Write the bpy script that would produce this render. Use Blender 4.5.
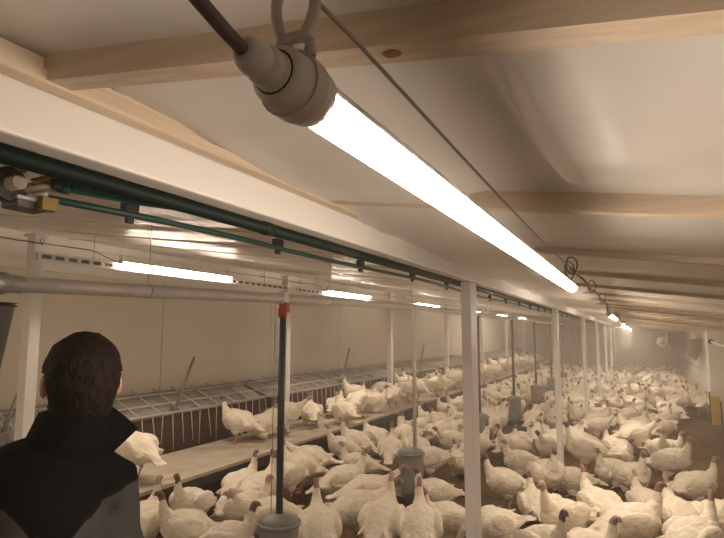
import bpy, bmesh, math, random
from mathutils import Vector, Matrix, kdtree, noise
for o in list(bpy.data.objects): bpy.data.objects.remove(o)
SC = bpy.context.scene
COL = SC.collection
R = math.radians
# ------------------------------------------------------------------ camera, world, exposure
FPX = 560.0
cam_d = bpy.data.cameras.new('camera'); cam_d.sensor_fit = 'HORIZONTAL'; cam_d.sensor_width = 36.0
cam_d.lens = FPX / 724.0 * 36.0; cam_d.clip_start = 0.02; cam_d.clip_end = 200
cam = bpy.data.objects.new('camera', cam_d); COL.objects.link(cam)
cam.location = (0, 0, 1.75)
cam.rotation_euler = (R(90 + 6.62), 0, R(26.0))
SC.camera = cam
wd = bpy.data.worlds.new('world'); SC.world = wd; wd.use_nodes = True
wd.node_tree.nodes['Background'].inputs[0].default_value = (0.02, 0.018, 0.015, 1)
wd.node_tree.nodes['Background'].inputs[1].default_value = 0.2
vs = SC.view_settings
vs.view_transform = 'Standard'; vs.look = 'None'; vs.gamma = 1.0; vs.use_curve_mapping = False
vs.exposure = 0.36
LAMP_POWER = 190.0
LAMP_SIDE = 0.13
LAMP_COLOR = (1.0, 0.815, 0.64, 1)
HAZE_NEAR, HAZE_FAR = 0.006, 0.024
try:
    SC.cycles.use_denoising = True
    SC.cycles.max_bounces = 8; SC.cycles.diffuse_bounces = 5; SC.cycles.glossy_bounces = 3
    SC.cycles.volume_bounces = 1
    SC.cycles.sample_clamp_indirect = 6.0
except Exception: pass

# ------------------------------------------------------------------ materials
def mat(name, col, rough=0.6, metal=0.0, spec=0.5):
    m = bpy.data.materials.new(name); m.use_nodes = True
    b = m.node_tree.nodes['Principled BSDF']
    b.inputs['Base Color'].default_value = (*col, 1); b.inputs['Roughness'].default_value = rough
    b.inputs['Metallic'].default_value = metal; b.inputs['Specular IOR Level'].default_value = spec
    return m
def N(m, t, **kw):
    n = m.node_tree.nodes.new(t)
    for k, v in kw.items(): setattr(n, k, v)
    return n
def L(m, a, b): m.node_tree.links.new(a, b)
def bsdf(m): return m.node_tree.nodes['Principled BSDF']
def noisy(name, c1, c2, scale=8, stretch=(1, 1, 1), rough=0.6, bump=0.0, bscale=None, detail=6, metal=0.0, spec=0.5, lo=0.35, hi=0.65, dist=0.01):
    m = mat(name, c1, rough, metal, spec)
    tc = N(m, 'ShaderNodeTexCoord'); mp = N(m, 'ShaderNodeMapping'); mp.inputs['Scale'].default_value = stretch
    L(m, tc.outputs['Object'], mp.inputs['Vector'])
    nz = N(m, 'ShaderNodeTexNoise'); nz.inputs['Scale'].default_value = scale; nz.inputs['Detail'].default_value = detail
    L(m, mp.outputs[0], nz.inputs['Vector'])
    cr = N(m, 'ShaderNodeValToRGB'); cr.color_ramp.elements[0].position = lo; cr.color_ramp.elements[1].position = hi
    cr.color_ramp.elements[0].color = (*c1, 1); cr.color_ramp.elements[1].color = (*c2, 1)
    L(m, nz.outputs['Fac'], cr.inputs[0]); L(m, cr.outputs[0], bsdf(m).inputs['Base Color'])
    if bump:
        n2 = N(m, 'ShaderNodeTexNoise'); n2.inputs['Scale'].default_value = bscale or scale; n2.inputs['Detail'].default_value = 5
        L(m, mp.outputs[0], n2.inputs['Vector'])
        bp = N(m, 'ShaderNodeBump'); bp.inputs['Strength'].default_value = bump; bp.inputs['Distance'].default_value = dist
        L(m, n2.outputs['Fac'], bp.inputs['Height']); L(m, bp.outputs[0], bsdf(m).inputs['Normal'])
    return m
M = {}
M['film'] = noisy('ceiling_film', (0.70, 0.675, 0.64), (0.78, 0.76, 0.73), 1.5, (1, 1, 1), 0.34, 0.35, 5, spec=0.55, dist=0.02)
M['pine'] = noisy('pine_wood', (0.58, 0.46, 0.34), (0.70, 0.58, 0.45), 5, (0.6, 14, 14), 0.6, 0.1, 30)
M['pine_long'] = noisy('pine_wood_along', (0.60, 0.48, 0.35), (0.74, 0.62, 0.48), 5, (14, 0.5, 40), 0.6, 0.25, 9)
M['knot'] = mat('wood_knot', (0.22, 0.12, 0.07), 0.6)
M['white_steel'] = noisy('white_painted_steel', (0.76, 0.74, 0.70), (0.82, 0.80, 0.77), 3, (1, 0.3, 1), 0.45)
M['white_paint'] = noisy('white_post_paint', (0.74, 0.72, 0.68), (0.80, 0.78, 0.75), 4, (1, 1, 0.3), 0.5)
M['wall'] = None
M['dirty_white'] = noisy('dirty_white_wall', (0.62, 0.58, 0.52), (0.74, 0.71, 0.66), 1.2, (1, 1, 1), 0.6)
M['litter'] = None
M['green_dark'] = mat('dark_green_plastic', (0.004, 0.016, 0.013), 0.55, 0, 0.25)
M['green'] = mat('green_plastic', (0.012, 0.062, 0.045), 0.5)
M['teal'] = mat('teal_plastic', (0.015, 0.09, 0.10), 0.4)
M['black_plastic'] = mat('black_plastic', (0.015, 0.013, 0.013), 0.45)
M['brass'] = mat('old_brass', (0.28, 0.19, 0.07), 0.4, 0.7)
M['bronze_grey'] = noisy('dusty_cast_metal', (0.20, 0.16, 0.12), (0.32, 0.27, 0.21), 20, rough=0.5, metal=0.3)
M['grey_plastic'] = noisy('grey_plastic', (0.55, 0.53, 0.51), (0.62, 0.60, 0.57), 30, rough=0.5)
M['strap_grey'] = mat('grey_strap', (0.50, 0.47, 0.44), 0.5)
M['cable'] = mat('grey_cable_sheath', (0.12, 0.105, 0.10), 0.5)
M['zinc'] = noisy('galvanised_steel', (0.36, 0.36, 0.36), (0.50, 0.50, 0.49), 14, rough=0.45, metal=0.5)
M['dull_zinc'] = noisy('dusty_galvanised_pipe', (0.60, 0.57, 0.53), (0.70, 0.67, 0.63), 6, (1, 1, 1), 0.5, metal=0.15)
M['hopper'] = noisy('grey_hopper_plastic', (0.21, 0.205, 0.195), (0.27, 0.265, 0.255), 9, rough=0.5)
M['wire'] = mat('steel_wire', (0.33, 0.30, 0.27), 0.45, 0.4)
M['deck'] = noisy('dusty_tan_deck', (0.40, 0.34, 0.26), (0.52, 0.45, 0.36), 4, rough=0.7)
M['rod_grey'] = mat('dusty_steel_rod', (0.46, 0.43, 0.39), 0.5, 0.2)
M['nest_brown'] = noisy('dark_brown_curtain', (0.045, 0.018, 0.012), (0.07, 0.03, 0.02), 6, (1, 6, 1), 0.7)
M['nest_roof'] = noisy('dusty_nest_roof', (0.19, 0.175, 0.155), (0.30, 0.28, 0.25), 5, rough=0.6)
M['dark_board'] = mat('dark_plastic_board', (0.03, 0.025, 0.02), 0.6)
M['blue_pipe'] = noisy('blue_black_pipe', (0.035, 0.05, 0.075), (0.05, 0.07, 0.10), 8, rough=0.4)
M['red_tape'] = mat('red_plastic', (0.42, 0.05, 0.04), 0.5)
M['brown_pipe'] = mat('grey_brown_pipe', (0.16, 0.14, 0.125), 0.5)
M['yellow'] = noisy('yellow_paint', (0.50, 0.33, 0.03), (0.58, 0.39, 0.05), 6, rough=0.5)
M['heater_grey'] = mat('grey_heater_metal', (0.16, 0.155, 0.15), 0.5, 0.2)
M['clear_white'] = mat('white_plastic_disc', (0.75, 0.74, 0.72), 0.4)
M['hopper_dark'] = mat('dark_hopper_plastic', (0.10, 0.09, 0.085), 0.5)
M['skin'] = noisy('human_skin', (0.50, 0.27, 0.18), (0.56, 0.31, 0.22), 30, rough=0.5)
M['hair'] = noisy('dark_brown_hair', (0.006, 0.0034, 0.0026), (0.018, 0.0105, 0.008), 70, (1, 1, 0.45), 0.7, 1.0, 130, dist=0.006, spec=0.15)
M['jacket'] = None
M['black_cloth'] = noisy('black_fabric', (0.003, 0.003, 0.0035), (0.005, 0.005, 0.006), 60, rough=0.9, spec=0.05)
M['trouser'] = noisy('dark_trouser_cloth', (0.02, 0.022, 0.03), (0.03, 0.033, 0.042), 40, rough=0.8)
M['boot'] = mat('black_rubber', (0.015, 0.015, 0.015), 0.5)
M['eye_white'] = mat('eye_white', (0.7, 0.68, 0.64), 0.3)
M['lip'] = mat('lip', (0.42, 0.17, 0.14), 0.5)

# wall panels: off-white sheet with faint vertical joints every 1.9 m
def wall_mat():
    m = mat('wall_panel', (0.70, 0.66, 0.60), 0.5)
    tc = N(m, 'ShaderNodeTexCoord'); sp = N(m, 'ShaderNodeSeparateXYZ'); L(m, tc.outputs['Object'], sp.inputs[0])
    ad = N(m, 'ShaderNodeMath', operation='ADD'); ad.inputs[1].default_value = 10.0 - 5.40; L(m, sp.outputs['Y'], ad.inputs[0])
    md = N(m, 'ShaderNodeMath', operation='MODULO'); md.inputs[1].default_value = 2.4; L(m, ad.outputs[0], md.inputs[0])
    sb = N(m, 'ShaderNodeMath', operation='SUBTRACT'); sb.inputs[1].default_value = 10.0 % 2.4; L(m, md.outputs[0], sb.inputs[0])
    ab = N(m, 'ShaderNodeMath', operation='ABSOLUTE'); L(m, sb.outputs[0], ab.inputs[0])
    lt = N(m, 'ShaderNodeMath', operation='LESS_THAN'); lt.inputs[1].default_value = 0.009; L(m, ab.outputs[0], lt.inputs[0])
    nz = N(m, 'ShaderNodeTexNoise'); nz.inputs['Scale'].default_value = 0.9; nz.inputs['Detail'].default_value = 6; L(m, tc.outputs['Object'], nz.inputs['Vector'])
    cr = N(m, 'ShaderNodeValToRGB'); cr.color_ramp.elements[0].color = (0.60, 0.55, 0.46, 1); cr.color_ramp.elements[1].color = (0.70, 0.65, 0.56, 1)
    cr.color_ramp.elements[0].position = .3; cr.color_ramp.elements[1].position = .7
    L(m, nz.outputs['Fac'], cr.inputs[0])
    mx = N(m, 'ShaderNodeMix', data_type='RGBA'); L(m, lt.outputs[0], mx.inputs['Factor']); L(m, cr.outputs[0], mx.inputs['A']); mx.inputs['B'].default_value = (0.42, 0.37, 0.31, 1)
    L(m, mx.outputs['Result'], bsdf(m).inputs['Base Color'])
    return m
M['wall'] = wall_mat()

def litter_mat():
    m = mat('litter', (0.3, 0.2, 0.12), 0.95, spec=0.15)
    tc = N(m, 'ShaderNodeTexCoord')
    n1 = N(m, 'ShaderNodeTexNoise'); n1.inputs['Scale'].default_value = 1.3; n1.inputs['Detail'].default_value = 8; L(m, tc.outputs['Object'], n1.inputs['Vector'])
    c1 = N(m, 'ShaderNodeValToRGB'); c1.color_ramp.elements[0].color = (0.075, 0.044, 0.021, 1); c1.color_ramp.elements[1].color = (0.165, 0.105, 0.056, 1)
    c1.color_ramp.elements[0].position = .35; c1.color_ramp.elements[1].position = .68; L(m, n1.outputs['Fac'], c1.inputs[0])
    vo = N(m, 'ShaderNodeTexVoronoi'); vo.inputs['Scale'].default_value = 58; L(m, tc.outputs['Object'], vo.inputs['Vector'])
    c2 = N(m, 'ShaderNodeValToRGB'); c2.color_ramp.elements[0].position = .80; c2.color_ramp.elements[1].position = .92
    c2.color_ramp.elements[0].color = (0, 0, 0, 1); c2.color_ramp.elements[1].color = (1, 1, 1, 1)
    sp = N(m, 'ShaderNodeSeparateColor'); L(m, vo.outputs['Color'], sp.inputs[0]); L(m, sp.outputs[0], c2.inputs[0])
    mx = N(m, 'ShaderNodeMix', data_type='RGBA'); L(m, c2.outputs[0], mx.inputs['Factor']); L(m, c1.outputs[0], mx.inputs['A']); mx.inputs['B'].default_value = (0.22, 0.15, 0.095, 1)
    L(m, mx.outputs['Result'], bsdf(m).inputs['Base Color'])
    n3 = N(m, 'ShaderNodeTexNoise'); n3.inputs['Scale'].default_value = 18; n3.inputs['Detail'].default_value = 8; L(m, tc.outputs['Object'], n3.inputs['Vector'])
    bp = N(m, 'ShaderNodeBump'); bp.inputs['Strength'].default_value = 0.9; bp.inputs['Distance'].default_value = 0.03
    L(m, n3.outputs['Fac'], bp.inputs['Height']); L(m, bp.outputs[0], bsdf(m).inputs['Normal'])
    return m
M['litter'] = litter_mat()

def lamp_mat():
    m = bpy.data.materials.new('lit_tube'); m.use_nodes = True; nt = m.node_tree; nt.nodes.clear()
    e = nt.nodes.new('ShaderNodeEmission'); e.inputs[0].default_value = LAMP_COLOR; e.inputs[1].default_value = LAMP_POWER
    # diodes face down: the diffuser glows strongest on its underside
    tc = nt.nodes.new('ShaderNodeTexCoord'); sp = nt.nodes.new('ShaderNodeSeparateXYZ'); nt.links.new(tc.outputs['Normal'], sp.inputs[0])
    mr = nt.nodes.new('ShaderNodeMapRange'); mr.inputs['From Min'].default_value = 0.0; mr.inputs['From Max'].default_value = -1.0
    mr.inputs['To Min'].default_value = LAMP_SIDE * LAMP_POWER; mr.inputs['To Max'].default_value = LAMP_POWER
    nt.links.new(sp.outputs['Z'], mr.inputs['Value']); nt.links.new(mr.outputs[0], e.inputs[1])
    o = nt.nodes.new('ShaderNodeOutputMaterial'); nt.links.new(e.outputs[0], o.inputs[0]); return m
M['lit'] = lamp_mat()

def feather_mat():
    m = mat('white_feathers', (0.80, 0.74, 0.66), 0.75, spec=0.25)
    tc = N(m, 'ShaderNodeTexCoord'); mp = N(m, 'ShaderNodeMapping'); mp.inputs['Scale'].default_value = (22, 40, 40); L(m, tc.outputs['Object'], mp.inputs['Vector'])
    vo = N(m, 'ShaderNodeTexVoronoi'); vo.inputs['Scale'].default_value = 1.0; L(m, mp.outputs[0], vo.inputs['Vector'])
    nz = N(m, 'ShaderNodeTexNoise'); nz.inputs['Scale'].default_value = 9; nz.inputs['Detail'].default_value = 6; L(m, tc.outputs['Object'], nz.inputs['Vector'])
    cr = N(m, 'ShaderNodeValToRGB'); cr.color_ramp.elements[0].color = (0.76, 0.66, 0.51, 1); cr.color_ramp.elements[1].color = (0.86, 0.79, 0.67, 1)
    cr.color_ramp.elements[0].position = .32; cr.color_ramp.elements[1].position = .6; L(m, nz.outputs['Fac'], cr.inputs[0]); L(m, cr.outputs[0], bsdf(m).inputs['Base Color'])
    bp = N(m, 'ShaderNodeBump'); bp.inputs['Strength'].default_value = 0.35; bp.inputs['Distance'].default_value = 0.012; L(m, vo.outputs['Distance'], bp.inputs['Height'])
    b2 = N(m, 'ShaderNodeBump'); b2.inputs['Strength'].default_value = 0.4; b2.inputs['Distance'].default_value = 0.02; L(m, nz.outputs['Fac'], b2.inputs['Height']); L(m, bp.outputs[0], b2.inputs['Normal'])
    L(m, b2.outputs[0], bsdf(m).inputs['Normal'])
    return m
M['feather'] = feather_mat()
M['bird_skin'] = noisy('turkey_head_skin', (0.30, 0.185, 0.16), (0.46, 0.34, 0.30), 60, rough=0.6)
def vary_head():                                              # heads run from pale pink to dark grey brown, bird by bird
    m = M['bird_skin']; oi = N(m, 'ShaderNodeObjectInfo'); cr = N(m, 'ShaderNodeValToRGB'); L(m, oi.outputs['Random'], cr.inputs[0])
    e = cr.color_ramp.elements; e[0].color = (0.13, 0.085, 0.070, 1); e[1].color = (0.50, 0.34, 0.30, 1)
    q = e.new(0.55); q.color = (0.32, 0.19, 0.165, 1)
    L(m, cr.outputs[0], bsdf(m).inputs['Base Color'])
vary_head()
M['beak'] = mat('turkey_beak', (0.45, 0.34, 0.22), 0.5)
M['bird_leg'] = mat('turkey_leg', (0.42, 0.28, 0.20), 0.6)
M['eye'] = mat('dark_eye', (0.01, 0.01, 0.01), 0.2)

def jacket_mat():
    m = mat('two_tone_jacket', (0.01, 0.01, 0.012), 0.9, spec=0.06)
    at = N(m, 'ShaderNodeAttribute', attribute_name='panel')
    gt = N(m, 'ShaderNodeMath', operation='GREATER_THAN'); gt.inputs[1].default_value = 0.0; L(m, at.outputs['Fac'], gt.inputs[0])
    ab = N(m, 'ShaderNodeMath', operation='ABSOLUTE'); L(m, at.outputs['Fac'], ab.inputs[0])
    lt = N(m, 'ShaderNodeMath', operation='LESS_THAN'); lt.inputs[1].default_value = 0.0035; L(m, ab.outputs[0], lt.inputs[0])
    tc = N(m, 'ShaderNodeTexCoord'); nz = N(m, 'ShaderNodeTexNoise'); nz.inputs['Scale'].default_value = 14; nz.inputs['Detail'].default_value = 5; L(m, tc.outputs['Object'], nz.inputs['Vector'])
    cr = N(m, 'ShaderNodeValToRGB'); cr.color_ramp.elements[0].color = (0.030, 0.0275, 0.027, 1); cr.color_ramp.elements[1].color = (0.056, 0.052, 0.050, 1); L(m, nz.outputs['Fac'], cr.inputs[0])
    mx = N(m, 'ShaderNodeMix', data_type='RGBA'); L(m, gt.outputs[0], mx.inputs['Factor']); mx.inputs['A'].default_value = (0.003, 0.003, 0.0036, 1); L(m, cr.outputs[0], mx.inputs['B'])
    m2 = N(m, 'ShaderNodeMix', data_type='RGBA'); L(m, lt.outputs[0], m2.inputs['Factor']); L(m, mx.outputs['Result'], m2.inputs['A']); m2.inputs['B'].default_value = (0.006, 0.0055, 0.006, 1)
    L(m, m2.outputs['Result'], bsdf(m).inputs['Base Color'])
    bp = N(m, 'ShaderNodeBump'); bp.inputs['Strength'].default_value = 0.5; bp.inputs['Distance'].default_value = 0.012; L(m, nz.outputs['Fac'], bp.inputs['Height']); L(m, bp.outputs[0], bsdf(m).inputs['Normal'])
    return m
M['jacket'] = jacket_mat()

# ------------------------------------------------------------------ geometry helpers
class MB:
    def __init__(s): s.bm = bmesh.new()
    def box(s, a, b, bevel=0.0, mi=0):
        c = [(a[i] + b[i]) / 2 for i in range(3)]; d = [abs(b[i] - a[i]) for i in range(3)]
        r = bmesh.ops.create_cube(s.bm, size=1.0, matrix=Matrix.Translation(c) @ Matrix.Diagonal((*d, 1)))
        vs = r['verts']
        fs = set(f for v in vs for f in v.link_faces)
        for f in fs: f.material_index = mi
        if bevel:
            es = set(e for v in vs for e in v.link_edges)
            bmesh.ops.bevel(s.bm, geom=list(es), offset=bevel, segments=2, affect='EDGES', profile=0.5)
        return s
    def ring_loft(s, rings, caps=True, mi=0, smooth=True):
        rv = [[s.bm.verts.new(p) for p in r] for r in rings]
        n = len(rv[0])
        for a, b in zip(rv, rv[1:]):
            for i in range(n):
                f = s.bm.faces.new((a[i], a[(i + 1) % n], b[(i + 1) % n], b[i])); f.smooth = smooth; f.material_index = mi
        if caps:
            f = s.bm.faces.new(list(reversed(rv[0]))); f.material_index = mi
            f = s.bm.faces.new(rv[-1]); f.material_index = mi
        return s
    def tube(s, pts, r, n=10, mi=0, caps=True):
        pts = [Vector(p) for p in pts]
        rs = r if isinstance(r, (list, tuple)) else [r] * len(pts)
        rings = []; up = None
        for i, p in enumerate(pts):
            t = (pts[min(i + 1, len(pts) - 1)] - pts[max(i - 1, 0)]).normalized()
            if up is None: up = Vector((0, 0, 1)) if abs(t.z) < 0.9 else Vector((1, 0, 0))
            x = t.cross(up).normalized(); up = x.cross(t).normalized()
            rings.append([p + (x * math.cos(2 * math.pi * k / n) + up * math.sin(2 * math.pi * k / n)) * rs[i] for k in range(n)])
        return s.ring_loft(rings, caps, mi)
    def lathe(s, c, prof, n=24, axis='Z', mi=0):
        rings = []
        for r, h in prof:
            ring = []
            for k in range(n):
                a = 2 * math.pi * k / n; x, y = r * math.cos(a), r * math.sin(a)
                ring.append(Vector(c) + Vector({'Z': (x, y, h), 'Y': (-x, h, y), 'X': (h, x, y)}[axis]))
            rings.append(ring)
        return s.ring_loft(rings, True, mi)
    def ell(s, c, r, rot=None, seg=16, rings=10, mi=0):
        mt = Matrix.Translation(c) @ (rot.to_4x4() if rot else Matrix.Identity(4)) @ Matrix.Diagonal((*r, 1))
        q = bmesh.ops.create_uvsphere(s.bm, u_segments=seg, v_segments=rings, radius=1.0, matrix=mt)
        for f in set(f for v in q['verts'] for f in v.link_faces): f.smooth = True; f.material_index = mi
        return s
    def mesh(s, name):
        bmesh.ops.recalc_face_normals(s.bm, faces=s.bm.faces[:])
        me = bpy.data.meshes.new(name); s.bm.to_mesh(me); s.bm.free(); return me
    def build(s, name, m, parent=None, loc=(0, 0, 0)): return obj(name, s.mesh(name), m, parent, loc)
def obj(name, me, m, parent=None, loc=(0, 0, 0)):
    o = bpy.data.objects.new(name, me); COL.objects.link(o)
    for q in (m if isinstance(m, (list, tuple)) else [m]):
        if q is not None and len(me.materials) < (len(m) if isinstance(m, (list, tuple)) else 1): me.materials.append(q)
    if parent: o.parent = parent
    o.location = loc
    return o
def tag(o, label, cat, group=None, kind=None):
    if label: o['label'] = label
    if cat: o['category'] = cat
    if group: o['group'] = group
    if kind: o['kind'] = kind
    return o
def thing(name, label, cat, loc=(0, 0, 0), group=None):
    o = bpy.data.objects.new(name, None); COL.objects.link(o); o.location = loc; o.empty_display_size = 0.05
    return tag(o, label, cat, group)
def struct(o): o['kind'] = 'structure'; return o
def dup(root, loc, label=None, group=None):
    def cp(o, par):
        c = o.copy(); COL.objects.link(c)
        if par: c.parent = par
        for ch in o.children: cp(ch, c)
        return c
    r = cp(root, None); r.location = loc
    if label: r['label'] = label
    if group: r['group'] = group
    return r
# voxel-fused organic surfaces: source pieces carry a material tag, the fused skin takes the nearest piece's tag
class Blob:
    def __init__(s): s.mb = MB(); s.tags = []
    def loft(s, path, n=14, mi=0):                       # path rows: x, y, z, side radius, height radius
        pts = [Vector(p[:3]) for p in path]; rings = []; side = None
        for i, p in enumerate(pts):
            t = (pts[min(i + 1, len(pts) - 1)] - pts[max(i - 1, 0)]).normalized()
            if side is None:
                side = Vector((0, 1, 0)) if abs(t.y) < 0.9 else Vector((1, 0, 0))
            side = (side - t * side.dot(t)).normalized(); up = t.cross(side).normalized()
            rx, rz = path[i][3], path[i][4]
            ring = [p + side * math.cos(2 * math.pi * k / n) * rx + up * math.sin(2 * math.pi * k / n) * rz for k in range(n)]
            rings.append(ring)
            m = path[i][5] if len(path[i]) > 5 else mi
            s.tags += [(q, m) for q in ring]
        s.mb.ring_loft(rings); return s
    def ell(s, c, r, rot=None, mi=0):
        k = len(s.mb.bm.verts); s.mb.ell(c, r, rot, 14, 8)
        s.mb.bm.verts.ensure_lookup_table()
        s.tags += [(v.co.copy(), mi) for v in s.mb.bm.verts[k:]]; return s
    def fuse(s, name, voxel, smooth=4, tri=None):
        me = s.mb.mesh(name + '_src')
        o = bpy.data.objects.new(name + '_src', me); COL.objects.link(o)
        r = o.modifiers.new('r', 'REMESH'); r.mode = 'VOXEL'; r.voxel_size = voxel; r.adaptivity = 0.0
        sm = o.modifiers.new('s', 'SMOOTH'); sm.factor = 0.5; sm.iterations = smooth
        if tri:
            d = o.modifiers.new('d', 'DECIMATE'); d.ratio = tri
        dg = bpy.context.evaluated_depsgraph_get(); dg.update()
        out = bpy.data.meshes.new_from_object(o.evaluated_get(dg)); out.name = name
        bpy.data.objects.remove(o); bpy.data.meshes.remove(me)
        out.materials.clear()
        kd = kdtree.KDTree(len(s.tags))
        for i, (p, m) in enumerate(s.tags): kd.insert(p, i)
        kd.balance()
        for f in out.polygons:
            f.material_index = s.tags[kd.find(f.center)[1]][1]; f.use_smooth = True
        return out

# ------------------------------------------------------------------ the setting
XL, XR, Y0, Y1 = -5.5, 1.62, -1.6, 29.0
SL = 0.137                                                # fall of the lean-to roof towards the window side
def zc(x): return 2.166 - SL * (x + 0.82)
def axis_steps(a, b, near_lo, near_hi, fine, coarse):
    v = [a]
    while v[-1] < b - 1e-6: v.append(min(b, v[-1] + (fine if near_lo <= v[-1] < near_hi else coarse)))
    return v
xs = axis_steps(XL, -0.30, -0.9, 1.0, 0.035, 0.11) + axis_steps(-0.294, 0.02, -1, 1, 0.006, 0.1) + axis_steps(0.05, XR + 0.05, -0.9, 1.0, 0.035, 0.11)
ys = axis_steps(Y0, Y1, -0.1, 3.4, 0.03, 0.10)
RAFT = [0.54 + 0.87 * k for k in range(-2, 33)]
def film_z(x, y):
    ph = ((y - 0.54) / 0.87) % 1.0
    sag = -0.010 * math.sin(math.pi * ph) ** 2
    w = 0.012 * noise.noise(Vector((x * 1.3, y * 2.1, 3.1))) + 0.004 * noise.noise(Vector((x * 2.0, y * 9.0, 7.7))) + 0.0035 * noise.noise(Vector((x * 7.0 + y * 4, y * 3.0 - x * 2, 1.7))) + 0.0045 * noise.noise(Vector((x * 15 + y * 3, y * 1.6, 5.2))) * (1 - 0.6 * math.sin(math.pi * ph))
    fold = 0.0
    if 0.6 < y < 1.36:
        cx = -0.135 + 0.045 * ((y - 0.6) / 0.76) ** 2
        fold = -0.032 * math.exp(-((x - cx) / 0.010) ** 2) * math.sin(math.pi * (y - 0.6) / 0.76) ** 0.7
        fold += 0.010 * math.exp(-((x - cx - .05) / 0.05) ** 2) * math.sin(math.pi * (y - 0.6) / 0.76)
    pin = min(1.0, min(ph, 1 - ph) / 0.12)
    left = 1.8 if x < -0.9 else 1.0
    drop = 0.0
    if x < -0.88: drop = 0.038
    else:
        drop = 0.023 * min(1.0, max(0.0, (y - 1.5) / 0.8))                       # further off the film hangs lower between the boards
        if y > 0.8: drop += 0.040 * max(0.0, min(1.0, (-0.34 - x) / 0.10)) * min(1.0, (y - 0.8) / 0.4)
    return zc(x) + 0.014 - drop + (sag + w * left) * max(pin, 0.25 if drop > 0.02 else 0) + fold * pin
bm = bmesh.new()
gv = [[bm.verts.new((x, y, film_z(x, y))) for x in xs] for y in ys]
for j in range(len(ys) - 1):
    for i in range(len(xs) - 1):
        f = bm.faces.new((gv[j][i], gv[j + 1][i], gv[j + 1][i + 1], gv[j][i + 1])); f.smooth = True
me = bpy.data.meshes.new('ceiling'); bm.to_mesh(me); bm.free()
struct(obj('ceiling', me, M['film']))
bm = bmesh.new()
fx = axis_steps(XL, XR + 0.05, -6, 3, 0.12, 0.2); fy = axis_steps(Y0, Y1, 2, 15, 0.12, 0.25)
gv = [[bm.verts.new((x, y, 0.02 * noise.noise(Vector((x * 2.2, y * 2.2, 0))) + 0.01 * noise.noise(Vector((x * 6, y * 6, 4))) - 0.012)) for x in fx] for y in fy]
for j in range(len(fy) - 1):
    for i in range(len(fx) - 1):
        f = bm.faces.new((gv[j][i], gv[j][i + 1], gv[j + 1][i + 1], gv[j + 1][i])); f.smooth = True
me = bpy.data.meshes.new('floor'); bm.to_mesh(me); bm.free()
struct(obj('floor', me, M['litter']))
struct(MB().box((XL - 0.1, Y0, -0.1), (XL, Y1, 2.42)).build('wall_left', M['wall']))
struct(MB().box((XL - 0.1, Y0, 2.42), (XL + 0.02, Y1, zc(XL) + 0.06)).box((XL - 0.02, Y0, 2.40), (XL + 0.03, Y1, 2.43)).build('trim_1', M['dirty_white']))
struct(MB().box((XR, Y0, -0.1), (XR + 0.1, Y1, 2.05)).build('wall_right', M['dirty_white']))
struct(MB().box((XL - 0.1, Y1, -0.1), (XR + 0.1, Y1 + 0.1, 3.0)).build('wall_far', M['dirty_white']))
struct(MB().box((XL - 0.1, Y0 - 0.1, -0.1), (XR + 0.1, Y0, 3.0)).build('wall_near', M['dirty_white']))
# sloped kick board along the foot of the far part of that wall
struct(MB().ring_loft([[(XR - 0.22, y, 0), (XR + 0.01, y, 0), (XR + 0.01, y, 0.75), (XR - 0.03, y, 0.75)] for y in (13.9, Y1 - 0.02)], smooth=False).build('baseboard_right', M['dirty_white']))
# ------------------------------------------------------------------ white centre beam, its posts, battens
bb = MB().box((-0.872, Y0, 2.045), (-0.82, Y1 - 0.02, 2.155), 0.006)
struct(bb.build('trim_beam', M['white_steel']))
b = MB().box((-0.818, Y0, 2.128), (-0.785, Y1 - 0.02, 2.150), 0.002).box((-0.818, Y0, 2.152), (-0.795, Y1 - 0.02, 2.172), 0.002)
struct(b.build('trim_plate', M['pine_long']))
POSTY = [3.15 + 3.80 * k for k in range(7)]
ordn = ['first', 'second', 'third', 'fourth', 'fifth', 'sixth', 'seventh']
for k, y in enumerate(POSTY):
    p = MB().box((-0.884, y - 0.068, -0.03), (-0.828, y + 0.068, 2.043), 0.006).build('support_post', M['white_paint'])
    tag(p, 'thick white centre post under the beam, %s in the row from the person' % ordn[k], 'post', 'white posts under the centre beam')
for k, y in enumerate([3.05 + 3.85 * k for k in range(7)]):
    t = thing('side_post', 'thin white side post rising beside the nest platform, %s in its row' % ordn[k], 'post', (-4.6, y, 0), 'white posts by the nest platform')
    MB().box((-0.05, -0.05, -0.03), (0.05, 0.05, zc(-4.6) - 0.082), 0.005).build('shaft', M['white_paint'], t)
    MB().box((-0.07, -0.07, zc(-4.6) - 0.105), (0.07, 0.07, zc(-4.6) - 0.080), 0.004).build('head_plate', M['white_steel'], t)
# roof battens: each a board across the hall
for k, y in enumerate(RAFT):
    n = 24; rings = []
    for i in range(n + 1):
        x = XL + 0.03 + (XR - XL - 0.06) * i / n; z = zc(x); dz = 0.004 * noise.noise(Vector((x * .8, y * 3, 2)))
        rings.append([(x, y - 0.021, z - 0.030 + dz), (x, y + 0.021, z - 0.030 + dz), (x, y + 0.021, z + 0.020), (x, y - 0.021, z + 0.020)])
    o = MB().ring_loft(rings, smooth=False).build('roof_batten', M['pine'])
    if k == 2:
        tag(o, 'wide pale wooden batten with a dark knot crossing above the lamp holder', 'batten', 'wooden roof battens')
    elif k in (3, 4, 5):
        tag(o, ['', '', '', 'pale wooden batten crossing over the middle of the lit tube', 'brown shaded wooden batten crossing over the far half of the lit tube', 'brown batten crossing just short of the loops at the tube end'][k], 'batten', 'wooden roof battens')
    else:
        tag(o, 'wooden batten under the white ceiling film in the evenly spaced far rows', 'batten', 'far wooden roof battens')
    if k == 2:
        kb = MB().ell((-0.225, 0.538, zc(-0.225) - 0.0295), (0.011, 0.009, 0.0016)).build('wood_knot', M['knot'], o)

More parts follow.
